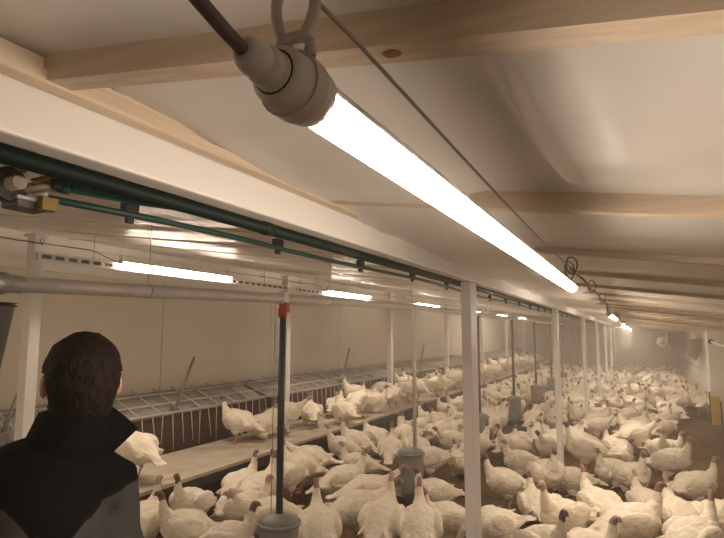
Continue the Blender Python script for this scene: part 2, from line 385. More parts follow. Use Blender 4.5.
# ------------------------------------------------------------------ tube lamps
def make_lamp(label, group):
    t = thing('tube_lamp', label, 'lamp', (0, 0, 0), group)          # origin: near end of the glowing tube, tube runs along +y
    prof = [(0.004, 1.502), (0.010, 1.498), (0.0135, 1.488), (0.0145, 1.47), (0.0145, 0.6), (0.0145, 0.0)]
    def arc(a0, a1, grow):
        rings = []
        for rr, y in prof:
            rings.append([Vector((rr * grow * math.cos(R(a)), y, rr * grow * math.sin(R(a)))) for a in [a0 + (a1 - a0) * k / 18 for k in range(19)]])
        return MB().ring_loft(rings, True)
    arc(-188, 8, 1.0).build('glowing_tube', M['lit'], t)
    arc(7, 173, 1.0).build('heat_sink', M['white_steel'], t)
    MB().lathe((0, 0, 0), [(0.0150, 0.003), (0.0172, 0.002), (0.0178, -0.003), (0.0176, -0.022), (0.0168, -0.026), (0.0158, -0.033), (0.013, -0.036), (0.004, -0.036)], 28, 'Y').build('end_cap', M['grey_plastic'], t)
    g = MB().lathe((0, 0, 0), [(0.0118, -0.032), (0.0112, -0.037), (0.0098, -0.038), (0.0098, -0.041), (0.0108, -0.042), (0.0104, -0.046), (0.0090, -0.047), (0.0090, -0.050), (0.0098, -0.051), (0.0092, -0.055), (0.0078, -0.060), (0.0055, -0.062)], 18, 'Y').build('cable_gland', M['grey_plastic'], t)
    MB().lathe((0, 0, 0), [(0.0110, -0.0345), (0.0124, -0.0345), (0.0124, -0.0362), (0.0110, -0.0362)], 20, 'Y').build('seal_ring', M['black_plastic'], g)
    # strap over the cap with a raised eye, and a steel link through it up to the wire
    s = MB()
    for yy in (-0.016,):
        rings = []
        for k in range(25):
            a = 2 * math.pi * k / 24
            rings.append([Vector((math.cos(a) * rr, yy + dy, math.sin(a) * rr)) for rr, dy in ((0.0178, -0.006), (0.0192, -0.006), (0.0192, 0.006), (0.0178, 0.006))])
        s.ring_loft(rings, False, smooth=False)
    s.tube([(-0.010, -0.016, 0.016), (-0.011, -0.016, 0.024), (-0.006, -0.016, 0.029), (0.006, -0.016, 0.029), (0.011, -0.016, 0.024), (0.010, -0.016, 0.016)], 0.0036, 8)
    s.build('clamp_strap', M['strap_grey'], t)
    lk = MB(); pts = []
    for k in range(15):
        a = -0.35 * math.pi + 1.70 * math.pi * k / 14
        pts.append((0.0125 * math.cos(a), -0.016 + 0.003 * math.sin(a * 2), 0.042 + 0.020 * math.sin(a)))
    lk.tube(pts, 0.0034, 9).build('hook', M['strap_grey'], t)
    # far hanger: ring round the tube and a loop to the wire
    f = MB(); pts = [(0.0155 * math.cos(2 * math.pi * k / 20), 1.44, 0.0155 * math.sin(2 * math.pi * k / 20)) for k in range(21)]
    f.tube(pts, 0.0018, 6)
    f.tube([(0, 1.44, 0.0155), (0.012, 1.44, 0.035), (0.010, 1.44, 0.062), (-0.004, 1.44, 0.072), (-0.014, 1.44, 0.058), (-0.010, 1.44, 0.034), (0, 1.44, 0.0165)], 0.0022, 6)
    f.build('hanger_loop', M['cable'], t)
    return t
ZLR = 1.887; XLR = -0.165
lamp0 = make_lamp('long lit tube lamp hanging close overhead with a grey cable gland', 'tube lamps on the centre line')
lamp0.location = (XLR, 0.268, ZLR)
rl = ['', 'small lit tube lamp next along the wire, past the two wire loops', 'small lit tube lamp third along the wire, towards the hazy end wall', 'distant tube lamp fourth along the wire in the haze', 'distant tube lamp fifth along the wire in the haze', 'last tube lamp along the wire, by the end wall']
RLY = [0.268, 4.25, 7.95, 11.8, 15.7, 19.6, ]
for k in range(1, 6): dup(lamp0, (XLR - 0.003 * k, RLY[k], ZLR), rl[k], 'tube lamps on the centre line')
LLY = [-0.35, 3.5, 7.2, 10.95, 14.7, 18.45, 22.2]  # first lamp continues the row out of view, added for near-side light
ll = ['lit tube lamp over the nests beside the picture edge', 'lit tube lamp above the nests beside the person, cable at its end', 'lit tube lamp above the nests past the blue pipe', 'third lit tube lamp in view along the nest row', 'fourth lit tube lamp in view along the nest row', 'fifth lit tube lamp in view along the nest row', 'last lit tube lamp along the nest row']
for k, y in enumerate(LLY): dup(lamp0, (-4.08, y, 2.385), ll[k], 'tube lamps over the nest row')
# suspension wires
def catenary(x, z, ya, yb, step, sagf=0.012, nseg=8):
    pts = []; y = ya
    while y < yb:
        y2 = min(yb, y + step)
        for k in range(nseg):
            s_ = k / nseg; pts.append((x, y + (y2 - y) * s_, z - sagf * 4 * s_ * (1 - s_)))
        y = y2
    pts.append((x, yb, z)); return pts
tag(MB().tube(catenary(XLR, 1.952, Y0 + 0.02, Y1 - 0.02, 1.9), 0.0017, 6).build('suspension_wire', M['wire']), 'thin steel wire stretched above the overhead tube lamps', 'wire')
tag(MB().tube(catenary(-4.08, 2.455, Y0 + 0.02, Y1 - 0.02, 1.9), 0.002, 6).build('suspension_wire', M['wire']), 'thin steel wire stretched above the tube lamps of the nest row', 'wire')
# power cables: from each gland up to the wire and back along it to the lamp before
def power_cable(x, y, z, yprev, label, group, r=0.0042):
    pts = [(x, y - 0.062, z), (x, y - 0.13, z + 0.012), (x + 0.004, y - 0.24, z + 0.045)]
    yy = y - 0.32; up = 0.065
    c = MB()
    while yy > yprev + 0.02:
        pts.append((x + 0.004 * math.sin(yy * 9), yy, z + up - 0.006 - 0.004 * math.cos(yy * 5))); yy -= 0.12
    pts.append((x, yprev, z + up - 0.006))
    t = thing('power_cable', label, 'cable', (0, 0, 0), group)
    c.tube(pts, r, 8).build('sheath', M['cable'], t)
    n = 0
    yy = y - 0.75
    while yy > yprev and n < 3:
        pp = [(x + 0.016 * math.cos(2 * math.pi * k / 14), yy + 0.012 * math.sin(4 * math.pi * k / 14), z + up + 0.005 + 0.026 * math.sin(2 * math.pi * k / 14)) for k in range(15)]
        MB().tube(pp, 0.0024, 6).build('cable_loop', M['cable'], t); n += 1; yy -= 0.85
    return t
# the near cable runs back over the camera's shoulder, held by its own sag
t = thing('power_cable', 'dark grey cable entering the gland of the overhead lamp', 'cable')
MB().tube([(XLR, 0.206, ZLR), (XLR - 0.0005, 0.195, ZLR + 0.003), (XLR - 0.002, 0.170, ZLR + 0.012), (XLR - 0.004, 0.12, ZLR + 0.034), (XLR - 0.004, 0.05, ZLR + 0.052), (XLR, -0.1, ZLR + 0.055), (XLR, -1.58, ZLR + 0.055)], 0.0036, 10).build('sheath', M['cable'], t)
for k in range(1, 6): power_cable(XLR - 0.003 * k, RLY[k], ZLR, RLY[k - 1] + 1.50, ['', 'dark looped cable along the wire between overhead tube and next lamp', 'dark cable along the wire between second and third centre lamps', 'dark cable along the wire feeding the fourth centre lamp', 'dark cable along the wire feeding the fifth centre lamp', 'dark cable along the wire feeding the last centre lamp'][k], 'lamp cables on the centre wire')
for k in range(1, 7): power_cable(-4.08, LLY[k], 2.385, LLY[k - 1] + 1.5, 'dark cable feeding the nest row lamp that is %s from the person' % ordn[k - 1], 'lamp cables over the nest row')

# ------------------------------------------------------------------ green water pipes below the beam
t = thing('water_pipe', 'thick dark green pipe running tight under the white beam', 'pipe')
MB().tube([(-0.902, y, 2.038) for y in (-1.55, 4, 12, 20, 28.9)], 0.0165, 14).build('barrel', M['green_dark'], t)
for y in (1.25, 3.9, 6.8, 9.7): MB().lathe((-0.902, y, 2.038), [(0.0168, -0.02), (0.0185, -0.02), (0.0185, 0.02), (0.0168, 0.02)], 14, 'Y').build('coupling', M['green_dark'], t)
def wz(y): return 2.036 + 0.006 * math.sin(y * 2.6) - 0.020 * math.exp(-((y - 0.72) / 0.30) ** 2)
t = thing('water_pipe', 'thinner green drinker pipe with black clips beside the beam pipe', 'pipe')
MB().tube([(-1.045 - 0.01 * math.sin(y * 1.7), y, wz(y)) for y in [0.72 + 0.3 * k for k in range(94)]], 0.0078, 10).build('barrel', M['green'], t)
for k in range(30):
    y = 0.92 + 0.6 * k
    x = -1.045 - 0.01 * math.sin(y * 1.7); z = wz(y)
    c = MB().box((x - 0.011, y - 0.020, z + 0.004), (x + 0.011, y + 0.020, z + 0.030), 0.003).box((x - 0.006, y - 0.010, z - 0.02), (x + 0.006, y + 0.010, z + 0.006), 0.002)
    c.build('clip', M['black_plastic'], t)
# valve set at the pipe's near end
t = thing('water_valve', 'dusty valve set with round flange, meter box and teal elbow under the beam', 'valve', (0, 0, 0))
MB().lathe((-1.10, 0.655, 2.040), [(0.012, -0.055), (0.022, -0.05), (0.025, -0.03), (0.030, -0.028), (0.030, -0.012), (0.024, -0.01), (0.022, 0.012), (0.014, 0.016), (0.014, 0.05)], 24, 'X').build('flange', M['bronze_grey'], t)
MB().tube([(-1.09, 0.68, 2.035), (-1.075, 0.72, 2.050), (-1.06, 0.76, 2.058)], 0.011, 10).build('pipe_stub', M['bronze_grey'], t)
mb_ = MB().box((-1.125, 0.665, 1.998), (-1.070, 0.735, 2.018), 0.004).build('meter_box', M['hopper_dark'], t)
MB().box((-1.128, 0.662, 2.013), (-1.066, 0.738, 2.020), 0.002).build('box_rim', M['strap_grey'], mb_)
MB().box((-1.066, 0.700, 1.996), (-1.046, 0.735, 2.024), 0.002).build('brass_block', M['brass'], t)
MB().tube([(-1.10, 0.69, 2.022), (-1.085, 0.70, 2.028), (-1.07, 0.705, 2.022), (-1.055, 0.715, 2.030)], 0.006, 8).build('hose', M['strap_grey'], t)
MB().tube([(-1.055, 0.725, 2.056), (-1.03, 0.80, 2.054), (-0.97, 0.88, 2.045), (-0.915, 0.96, 2.040)], [0.013, 0.0135, 0.0135, 0.012], 12).build('teal_elbow', M['teal'], t)
MB().lathe((-1.050, 0.745, 2.056), [(0.014, -0.008), (0.018, -0.008), (0.018, 0.010), (0.014, 0.010)], 16, 'Y').build('union_nut', M['green'], t)
MB().lathe((-1.085, 0.655, 2.040), [(0.031, -0.004), (0.034, -0.004), (0.034, 0.006), (0.031, 0.006)], 24, 'X').build('flange_seal', M['black_plastic'], t)
MB().box((-1.095, 0.66, 2.068), (-1.075, 0.685, 2.082), 0.003).build('flange_lug', M['brass'], t)
MB().tube([(-1.07, 0.69, 2.05), (-1.06, 0.72, 2.066), (-1.045, 0.76, 2.066), (-1.02, 0.79, 2.060)], 0.0075, 10).build('copper_bend', M['brass'], t)
MB().tube([(-1.05, 0.75, 2.07), (-1.035, 0.79, 2.078), (-1.0, 0.83, 2.078)], 0.004, 8).build('lever', M['brass'], t)

# ------------------------------------------------------------------ feed line, drop tubes, hoppers
XF = -2.25
def zf(y):
    for (a, za), (b_, zb) in zip(((0, 1.94), (1.4, 1.95), (3.3, 2.0), (6.0, 2.055)), ((1.4, 1.95), (3.3, 2.0), (6.0, 2.055), (40, 2.07))):
        if y <= b_: return za + (zb - za) * (y - a) / (b_ - a)
t = thing('feed_pipe', 'long grey feed pipe carried overhead past the person and pipes', 'pipe')
MB().tube([(XF, y, zf(y)) for y in (1.44, 2.4, 3.3, 4.6, 6, 8, 14, 20, 28.8)], 0.033, 16).build('barrel', M['dull_zinc'], t)
j = MB().lathe((XF, 1.40, 1.95), [(0.012, -0.62), (0.034, -0.60), (0.036, -0.08), (0.044, -0.075), (0.044, -0.03), (0.037, -0.025), (0.037, 0.03), (0.031, 0.05)], 18, 'Y').build('end_joint', M['zinc'], t)
for k in range(13):
    y = 2.1 + 1.9 * k
    c = MB().tube([(XF, y, zf(y) + 0.033), (XF + 0.01, y, zc(XF) - 0.02)], 0.0022, 6)
    c.tube([(XF + 0.0345 * math.cos(a), y, zf(y) + 0.0345 * math.sin(a)) for a in [2 * math.pi * q / 16 for q in range(17)]], 0.0022, 5)
    c.build('hanging_cord', M['wire'], t)
t = thing('feed_funnel', 'dark grey funnel under the near end of the feed pipe', 'funnel', (XF - 0.03, 1.33, 0))
MB().lathe((0, 0, 0), [(0.02, 1.50), (0.045, 1.52), (0.092, 1.86), (0.092, 1.865), (0.085, 1.865), (0.04, 1.54)], 24).build('cone', M['hopper_dark'], t)
MB().lathe((0, 0, 0), [(0.094, 1.857), (0.100, 1.857), (0.100, 1.872), (0.094, 1.872)], 24).build('rim', M['black_plastic'], t)
MB().tube([(0, 0, 1.87), (0, 0, 1.94)], 0.028, 14).build('inlet', M['zinc'], t)
DROP = [3.33, 5.82] + [3.33 + 2.72 * k for k in range(2, 9)]
def hopper(t):
    # hopper body, rolled rim, shallow lid, pan on the litter
    MB().lathe((0, 0, 0), [(0.118, 0.05), (0.120, 0.10), (0.134, 0.45), (0.136, 0.47)], 32).build('hopper_body', M['hopper'], t)
    MB().lathe((0, 0, 0), [(0.136, 0.462), (0.148, 0.464), (0.149, 0.485), (0.138, 0.490)], 32).build('rim', M['hopper'], t)
    l = MB().lathe((0, 0, 0), [(0.142, 0.486), (0.120, 0.512), (0.065, 0.532), (0.032, 0.540)], 32).build('lid', M['hopper'], t)
    MB().lathe((0, 0, 0), [(0.05, 0.004), (0.185, 0.004), (0.205, 0.07), (0.210, 0.075), (0.198, 0.072), (0.18, 0.02), (0.11, 0.05)], 32).build('feed_pan', M['hopper'], t)
for k, y in enumerate(DROP):
    zt = zf(y)
    if k == 0:
        t = thing('feeder', 'grey hopper feeder on the blue pipe with red clamp, only its lid showing', 'feeder', (XF, y, 0), 'feeders under the feed pipe')
        hopper(t)
        p = MB().tube([(0.0, 0, 0.535), (0.0, 0, zt - 0.02)], 0.0245, 16).build('drop_pipe', M['blue_pipe'], t)
        MB().lathe((0, 0, zt - 0.085), [(0.025, -0.05), (0.031, -0.05), (0.033, 0.0), (0.031, 0.055), (0.025, 0.055)], 18).box((0.0, -0.03, zt - 0.10), (0.05, 0.02, zt - 0.03), 0.004).build('red_clamp', M['red_tape'], p)
        MB().box((-0.034, -0.034, zt - 0.04), (0.034, 0.034, zt + 0.045), 0.006).build('pipe_tee', M['white_steel'], t)
        MB().tube([(-0.055, -0.02, 0.52), (-0.05, -0.02, zt - 0.02)], 0.0028, 6).build('pull_cord', M['wire'], t)
    elif k == 1:
        t = thing('feeder', 'grey hopper feeder standing whole among turkeys before the thick white post', 'feeder', (XF, y, 0), 'feeders under the feed pipe')
        hopper(t)
        MB().tube([(0.045, 0, 0.50), (0.045, 0, zt - 0.05), (0.03, 0, zt - 0.015), (-0.01, 0, zt)], 0.021, 14).build('drop_pipe', M['dull_zinc'], t)
    else:
        q = ['', '', 'grey hopper feeder hidden behind the thick white post', 'grey hopper feeder on a dark pipe just past the thick white post', 'grey hopper feeder second past the thick white post', 'grey hopper feeder third past the thick white post, beside second post', 'small distant hopper feeder behind the second white post', 'small distant hopper feeder behind the third white post', 'last small hopper feeder in the haze'][k]
        t = thing('feeder', q, 'feeder', (XF, y, 0), 'feeders under the feed pipe')
        hopper(t)
        MB().tube([(0, 0, 0.52), (0, 0, zt)], 0.026, 12).build('drop_pipe', M['brown_pipe'], t)
        MB().lathe((0, 0, zt), [(0.02, -0.06), (0.036, -0.055), (0.036, 0.02), (0.02, 0.03)], 14).build('tee', M['brown_pipe'], t)

# ------------------------------------------------------------------ nests along the wall with their platform
XN = -4.88
BAY = [3.05 + 3.85 * k for k in range(-1, 7)]
bayname = ['before the first side post', 'between first and second side posts', 'between second and third side posts', 'between third and fourth side posts', 'between fourth and fifth side posts', 'between fifth and sixth side posts', 'past the sixth side post', 'past the last side post']
for k, yb in enumerate(BAY):
    ya, yz = yb + 0.04, yb + 3.81
    if k == len(BAY) - 1: yz = min(yz, Y1 - 0.05)
    if k == 0: ya = Y0 + 0.05
    # slatted platform
    t = thing('nest_platform', 'raised tan platform before the nests, section ' + bayname[k], 'platform', (0, 0, 0), 'nest platform sections')
    s = MB()
    nb = 9
    for q in range(nb):
        x0 = -3.83 - q * 0.108; x1 = x0 - 0.104
        c0 = 0.06 if x1 < -4.48 else -0.02
        s.box((x1, ya + c0, 0.385), (x0, yz - c0, 0.42), 0.003)
    s.build('deck', M['deck'] if 'deck' in M else M['nest_roof'], t)
    MB().box((-3.90, ya, 0.28), (-3.845, yz, 0.384)).build('front_board', M['dark_board'], t)
    for yy in (ya + 0.3, (ya + yz) / 2, yz - 0.3):
        MB().box((-3.93, yy - 0.025, -0.02), (-3.88, yy + 0.025, 0.30)).build('leg', M['dark_board'], t)
        MB().box((-4.78, yy - 0.025, -0.02), (-4.73, yy + 0.025, 0.384)).build('leg', M['dark_board'], t)
    # nest box
    t = thing('laying_nest', 'dark brown wall nest with wire grid roof, section ' + bayname[k], 'nest', (0, 0, 0), 'wall nests in sections')
    MB().box((XN - 0.03, ya + 0.01, 0.0), (XN, yz - 0.01, 0.819), 0.003).build('front_panel', M['nest_brown'], t)
    MB().ring_loft([[(XN - 0.03, y, 0.82), (XN - 0.03, y, 0.832), (XL + 0.06, y, 1.035), (XL + 0.06, y, 1.02)] for y in (ya + 0.01, yz - 0.01)], smooth=False).build('roof_panel', M['nest_roof'], t)
    g = MB()
    def rp(f): return (XN + 0.03 + (XL + 0.09 - XN - 0.03) * f, 0.855 + 0.205 * f)
    for f in (0.0, 0.38, 0.80):
        x, z = rp(f); g.tube([(x, ya + 0.02, z), (x, yz - 0.02, z)], 0.010, 6)
    for i in range(int((yz - ya) / 0.32)):
        y = ya + 0.12 + 0.32 * i
        (xa, za), (xb, zb) = rp(-0.06), rp(1.0)
        g.tube([(xa, y - 0.03, za + 0.018), (xb, y + 0.06, zb + 0.018)], 0.008, 6)
    g.build('roof_grid', M['rod_grey'], t)
    if k < 4:
        rnd = random.Random(k)
        for i in range(int((yz - ya) / 0.15)):
            y = ya + 0.08 + 0.15 * i; ln = rnd.choice([0.30, 0.34, 0.40]); dy = rnd.uniform(-0.03, 0.05)
            MB().tube([(XN + 0.035, y, 0.83), (XN + 0.05, y + dy, 0.83 - ln)], 0.0055, 5).build('hanging_rod', M['rod_grey'], t)
for (a, b_, lab) in (((-4.93, 5.10, 0.88), (-5.02, 5.48, 1.46), 'slanted steel lever sticking up from the nest grid beside the person'), ((-4.93, 9.25, 0.88), (-5.0, 9.70, 1.48), 'slanted steel lever on the nest grid past the blue pipe'), ((-4.93, 3.07, 0.88), (-5.0, 3.24, 1.22), 'slanted dark lever by the first side post'), ((-4.93, 13.4, 0.88), (-5.0, 13.95, 1.5), 'slanted steel lever far along the nest grid')):
    t = thing('nest_lever', lab, 'lever', (0, 0, 0), 'levers of the nest row')
    MB().tube([a, b_], 0.016, 8).build('rod', M['brown_pipe'], t)
    MB().box((a[0] - 0.04, a[1] - 0.06, a[2] - 0.075), (a[0] + 0.03, a[1] + 0.05, a[2] + 0.03), 0.005).build('bracket', M['brown_pipe'], t)
# perforated rails hung by the nest lamps
for k, (ya, yz) in enumerate(((2.75, 6.2), (6.45, 9.9), (10.2, 13.7), (14.0, 17.5))):
    t = thing('slotted_rail', 'white slotted rail hung under the roof, %s along the nest row' % ordn[k], 'rail', (0, 0, 0), 'slotted rails over the nests')
    r_ = MB(); zr = 2.352; xr = -4.13
    r_.box((xr - 0.004, ya, zr - 0.030), (xr + 0.004, yz, zr - 0.016)).box((xr - 0.004, ya, zr + 0.014), (xr + 0.004, yz, zr + 0.030))
    y = ya
    while y < yz - 0.05:
        r_.box((xr - 0.004, y, zr - 0.016), (xr + 0.004, y + 0.035, zr + 0.014)); y += 0.115
    MB().box((xr - 0.012, ya, zr - 0.026), (xr - 0.0045, yz, zr + 0.026)).build('slot_backing', M['brown_pipe'], t)
    r_.build('slotted_bar', M['white_steel'], t)
    for yy in (ya + 0.5, yz - 0.5): MB().tube([(xr, yy, zr + 0.034), (xr, yy, zc(xr) - 0.03)], 0.003, 6).build('hanger', M['wire'], t)

# ------------------------------------------------------------------ far end: pillar, heater, fan, pipe
t = thing('wall_pillar', 'white door pillar with a yellow foot by the hazy far wall', 'pillar', (1.33, 13.15, 0))
MB().box((-0.09, -0.12, -0.03), (0.285, 0.12, zc(1.4) - 0.045), 0.008).build('shaft', M['dirty_white'], t)
MB().box((-0.10, -0.13, 0.01), (0.05, 0.0, 0.54), 0.006).build('yellow_foot', M['yellow'], t)
MB().box((-0.115, -0.10, 0.0), (-0.101, 0.0, 0.62), 0.002).box((0.055, -0.14, 0.0), (0.08, 0.0, 0.45), 0.002).build('dark_edge', M['dark_board'], t)
t = thing('space_heater', 'dark grey box heater hanging under the ceiling by the end wall', 'heater', (1.06, 19.6, 0))
MB().box((-0.24, -0.3, 1.42), (0.22, 0.3, 1.80), 0.02).build('casing', M['heater_grey'], t)
MB().box((-0.20, -0.32, 1.20), (0.26, 0.28, 1.419), 0.03).build('outlet_hood', M['bronze_grey'], t)
for sx in (-0.2, 0.18): MB().tube([(sx, 0, 1.79), (sx, 0, zc(1.06 + sx) + 0.01)], 0.01, 6).build('hanger', M['wire'], t)
t = thing('air_duct', 'dull tapering duct slanting down beside the box heater', 'duct', (1.42, 18.4, 0))
MB().ring_loft([[(-0.22, dy, 1.20), (0.02, dy, 1.02), (0.16, dy, 1.30), (0.16, dy, 1.62), (-0.10, dy, 1.60)] for dy in (-0.2, 0.2)], smooth=False).build('duct_body', M['bronze_grey'], t)
MB().tube([(0.05, 0, 1.58), (0.05, 0, zc(1.47) + 0.012)], 0.01, 6).build('hanger', M['wire'], t)
t = thing('wall_fan', 'small round white fan guard beside the box heater', 'fan', (0.70, 19.8, 0))
MB().lathe((0, 0, 1.50), [(0.05, -0.05), (0.15, -0.05), (0.16, -0.03), (0.16, 0.03), (0.05, 0.03)], 24, 'Y').build('guard_ring', M['clear_white'], t)
MB().lathe((0, 0, 1.50), [(0.02, -0.09), (0.06, -0.08), (0.06, -0.051)], 16, 'Y').build('hub', M['zinc'], t)
MB().tube([(0, 0, 1.65), (0, 0, zc(0.7) + 0.012)], 0.012, 6).build('hanger', M['wire'], t)
t = thing('gas_pipe', 'slanting grey pipe with a dark nozzle beside the yellow footed pillar', 'pipe', (0, 0, 0))
MB().tube([(1.30, 12.95, 1.60), (1.36, 12.0, 1.55), (1.46, 10.6, 1.50), (1.58, 9.4, 1.48)], 0.025, 10).build('barrel', M['dull_zinc'], t)
MB().tube([(1.285, 13.0, 1.61), (1.305, 12.88, 1.597)], 0.045, 12).build('nozzle', M['black_plastic'], t)

# ------------------------------------------------------------------ the person
def build_person():
    root = thing('person', 'person seen from behind in a black jacket with grey lower panels and short dark hair', 'person', (-1.212, 0.833, 0))
    body_yaw = R(155 - 90); head_yaw = R(145 - 90) - body_yaw
    HM = Matrix.Translation((0, 0, 0)) @ Matrix.Rotation(head_yaw, 3, 'Z').to_4x4()
    hx, hy = HEAD_OFF
    def h(p): q = HM @ Vector(p); return (q.x + hx, q.y + hy, q.z)
    HR = Matrix.Rotation(head_yaw, 3, 'Z')
    b = Blob()
    # torso, neck
    b.loft([(0, 0.0, 0.84, 0.165, 0.115), (0, 0, 0.95, 0.172, 0.12), (0, 0, 1.08, 0.15, 0.105), (0, 0.0, 1.22, 0.165, 0.112), (0, 0, 1.34, 0.175, 0.112), (0, 0, 1.42, 0.15, 0.095), (0, 0, 1.47, 0.085, 0.075)], 20)
    b.loft([(0, 0.0, 1.43, 0.066, 0.066), (hx * .5, hy * .5, 1.50, 0.058, 0.060), (hx, hy + 0.005, 1.57, 0.056, 0.060), (hx, hy + 0.01, 1.63, 0.05, 0.055)], 16)
    # head
    b.ell(h((0, -0.012, 1.662)), (0.074, 0.094, 0.090), HR)
    b.ell(h((0, 0.030, 1.605)), (0.058, 0.066, 0.072), HR)
    b.ell(h((0, 0.070, 1.566)), (0.026, 0.024, 0.022), HR)
    b.ell(h((0, 0.094, 1.622)), (0.013, 0.020, 0.014), HR); b.ell(h((0, 0.085, 1.645)), (0.009, 0.014, 0.026), HR)
    b.ell(h((0, 0.070, 1.668)), (0.052, 0.018, 0.012), HR)
    b.ell(h((0, 0.085, 1.594)), (0.024, 0.012, 0.008), HR, mi=1)
    for s in (-1, 1):
        b.ell(h((s * 0.031, 0.076, 1.650)), (0.011, 0.010, 0.008), HR, mi=2)
        b.ell(h((s * 0.077, -0.004, 1.634)), (0.009, 0.018, 0.031), HR)
        b.ell(h((s * 0.036, 0.062, 1.612)), (0.020, 0.022, 0.022), HR)
        # arm: shoulder to wrist, forearm carried a little forward
        sh, el, wr = (s * 0.148, 0.0, 1.41), (s * 0.212, 0.0, 1.13), (s * 0.215, 0.16, 0.93)
        b.loft([(s * 0.12, 0, 1.42, 0.06, 0.06), (*sh, 0.056, 0.056), (s * 0.168, 0, 1.28, 0.045, 0.045), (*el, 0.042, 0.042), (s * 0.215, 0.08, 1.03, 0.038, 0.038), (*wr, 0.028, 0.024)], 12)
        b.loft([(*wr, 0.026, 0.022), (s * 0.212, 0.195, 0.885, 0.022, 0.040), (s * 0.210, 0.225, 0.845, 0.018, 0.042)], 12)
        for f, (oy, ln) in enumerate(((0.030, 0.060), (0.010, 0.072), (-0.012, 0.066), (-0.032, 0.050))):
            p0 = Vector((s * 0.210, 0.222 + oy * 0.75, 0.848 + oy * 0.65)); d1 = Vector((0, 0.58, -0.81)); d2 = Vector((-s * 0.35, 0.25, -0.9))
            p1 = p0 + d1 * ln * 0.5; p2 = p1 + d2.normalized() * ln * 0.5
            b.loft([(*(p0 - d1 * 0.02), 0.0095, 0.0095), (*p1, 0.009, 0.009), (*p2, 0.0072, 0.0072)], 8)
        b.loft([(s * 0.205, 0.205, 0.895, 0.012, 0.012), (s * 0.190, 0.245, 0.888, 0.011, 0.011), (s * 0.178, 0.268, 0.868, 0.008, 0.008)], 8)
        # leg
        b.loft([(s * 0.085, 0, 0.93, 0.085, 0.09), (s * 0.095, 0, 0.78, 0.082, 0.085), (s * 0.10, 0.01, 0.50, 0.056, 0.060), (s * 0.10, -0.012, 0.36, 0.053, 0.058), (s * 0.10, -0.01, 0.12, 0.036, 0.040), (s * 0.10, -0.01, 0.07, 0.036, 0.042)], 14)
        b.loft([(s * 0.10, -0.06, 0.05, 0.032, 0.030), (s * 0.105, 0.04, 0.05, 0.042, 0.034), (s * 0.11, 0.14, 0.035, 0.042, 0.022), (s * 0.11, 0.185, 0.03, 0.026, 0.016)], 12)
    me = b.fuse('body', 0.0065, 4)
    obj('body', me, [M['skin'], M['lip'], M['eye_white']], root)
    # short hair: a cap over the skull, ending at the nape and over the ears
    bm = bmesh.new(); bmesh.ops.create_icosphere(bm, subdivisions=6, radius=1.0)
    for v in bm.verts:
        d = v.co.normalized()
        low = d.z; front = d.y; sidev = abs(d.x)
        keep = 1.0
        lim = -0.88 if front < -0.20 else (-0.88 + (front + 0.20) * 1.6)    # hair line drops at the nape, climbs to the temples
        if front > 0.45: lim = max(lim, 0.30 + (front - 0.45) * 0.7)
        keep = max(0.0, min(1.0, (low - lim) / 0.16))
        if sidev > 0.75 and -0.55 < low < -0.02 and -0.30 < front < 0.5: keep *= max(0, 1 - (sidev - 0.75) / 0.12)
        n1 = noise.noise(d * 4) * 0.003 + noise.noise(Vector((d.x * 26, d.y * 26, d.z * 9))) * 0.0016 + noise.noise(Vector((d.x * 70, d.y * 70, d.z * 22))) * 0.0014
        k = (0.0095 + n1) * keep - 0.014 * (1 - keep)
        nape = 0.060 * max(0, -low) if front < 0.1 else 0
        p = Vector((d.x * (0.0725 + k), -0.014 + d.y * (0.096 + k) , 1.664 + d.z * ((0.087 if d.z < 0 else 0.082) + k + nape)))
        v.co = h(p)
    for f in bm.faces: f.smooth = True
    mh = bpy.data.meshes.new('hair'); bm.to_mesh(mh); bm.free()
    obj('hair', mh, M['hair'], root)
    # jacket: torso shell and sleeves fused
    j = Blob()
    j.loft([(0, 0.0, 0.80, 0.205, 0.150), (0, 0, 0.90, 0.205, 0.152), (0, 0, 1.08, 0.190, 0.140), (0, -0.005, 1.22, 0.205, 0.146), (0, -0.012, 1.33, 0.212, 0.144), (0, -0.012, 1.40, 0.185, 0.128), (0, -0.004, 1.455, 0.125, 0.105), (0, 0.0, 1.49, 0.085, 0.088)], 28)
    for s in (-1, 1):
        j.ell((s * 0.138, -0.004, 1.392), (0.066, 0.080, 0.066))
        j.loft([(s * 0.0, -0.012, 1.478, 0.080, 0.050), (s * 0.07, -0.010, 1.455, 0.082, 0.052), (s * 0.14, -0.004, 1.412, 0.076, 0.058)], 16)
        j.loft([(s * 0.10, 0, 1.435, 0.065, 0.075), (s * 0.150, 0, 1.405, 0.066, 0.078), (s * 0.166, 0, 1.28, 0.058, 0.070), (s * 0.212, 0, 1.13, 0.057, 0.062), (s * 0.215, 0.08, 1.03, 0.052, 0.054), (s * 0.218, 0.145, 0.945, 0.042, 0.042)], 16)
    jm = j.fuse('jacket', 0.008, 5)
    at = jm.attributes.new('panel', 'FLOAT', 'POINT')
    old = [(v.co.copy(), v.normal.copy()) for v in jm.vertices]; new = []
    for i, (co, nv) in enumerate(old):
        x, y, z = co
        # wrinkles of the cloth
        w = 0.006 * noise.noise(Vector((x * 9, y * 9, z * 7))) + 0.004 * noise.noise(Vector((x * 4 + z * 14, y * 6, z * 5 + x * 12)))
        new += (co + nv * w)[:]
        edge = 1.428 - 0.09 * math.exp(-((x - 0.0) / 0.050) ** 2) - 0.042 * max(0, min(1, (x + 0.02) / 0.1)) + 0.02 * math.exp(-((abs(x) - 0.20) / 0.06) ** 2)
        val = min(edge - z, (abs(x) - 0.018) * 0.8)
        if y > 0.05: val = min(val, (0.09 - y))
        at.data[i].value = val
    jm.vertices.foreach_set('co', new); jm.update()
    obj('jacket', jm, M['jacket'], root)
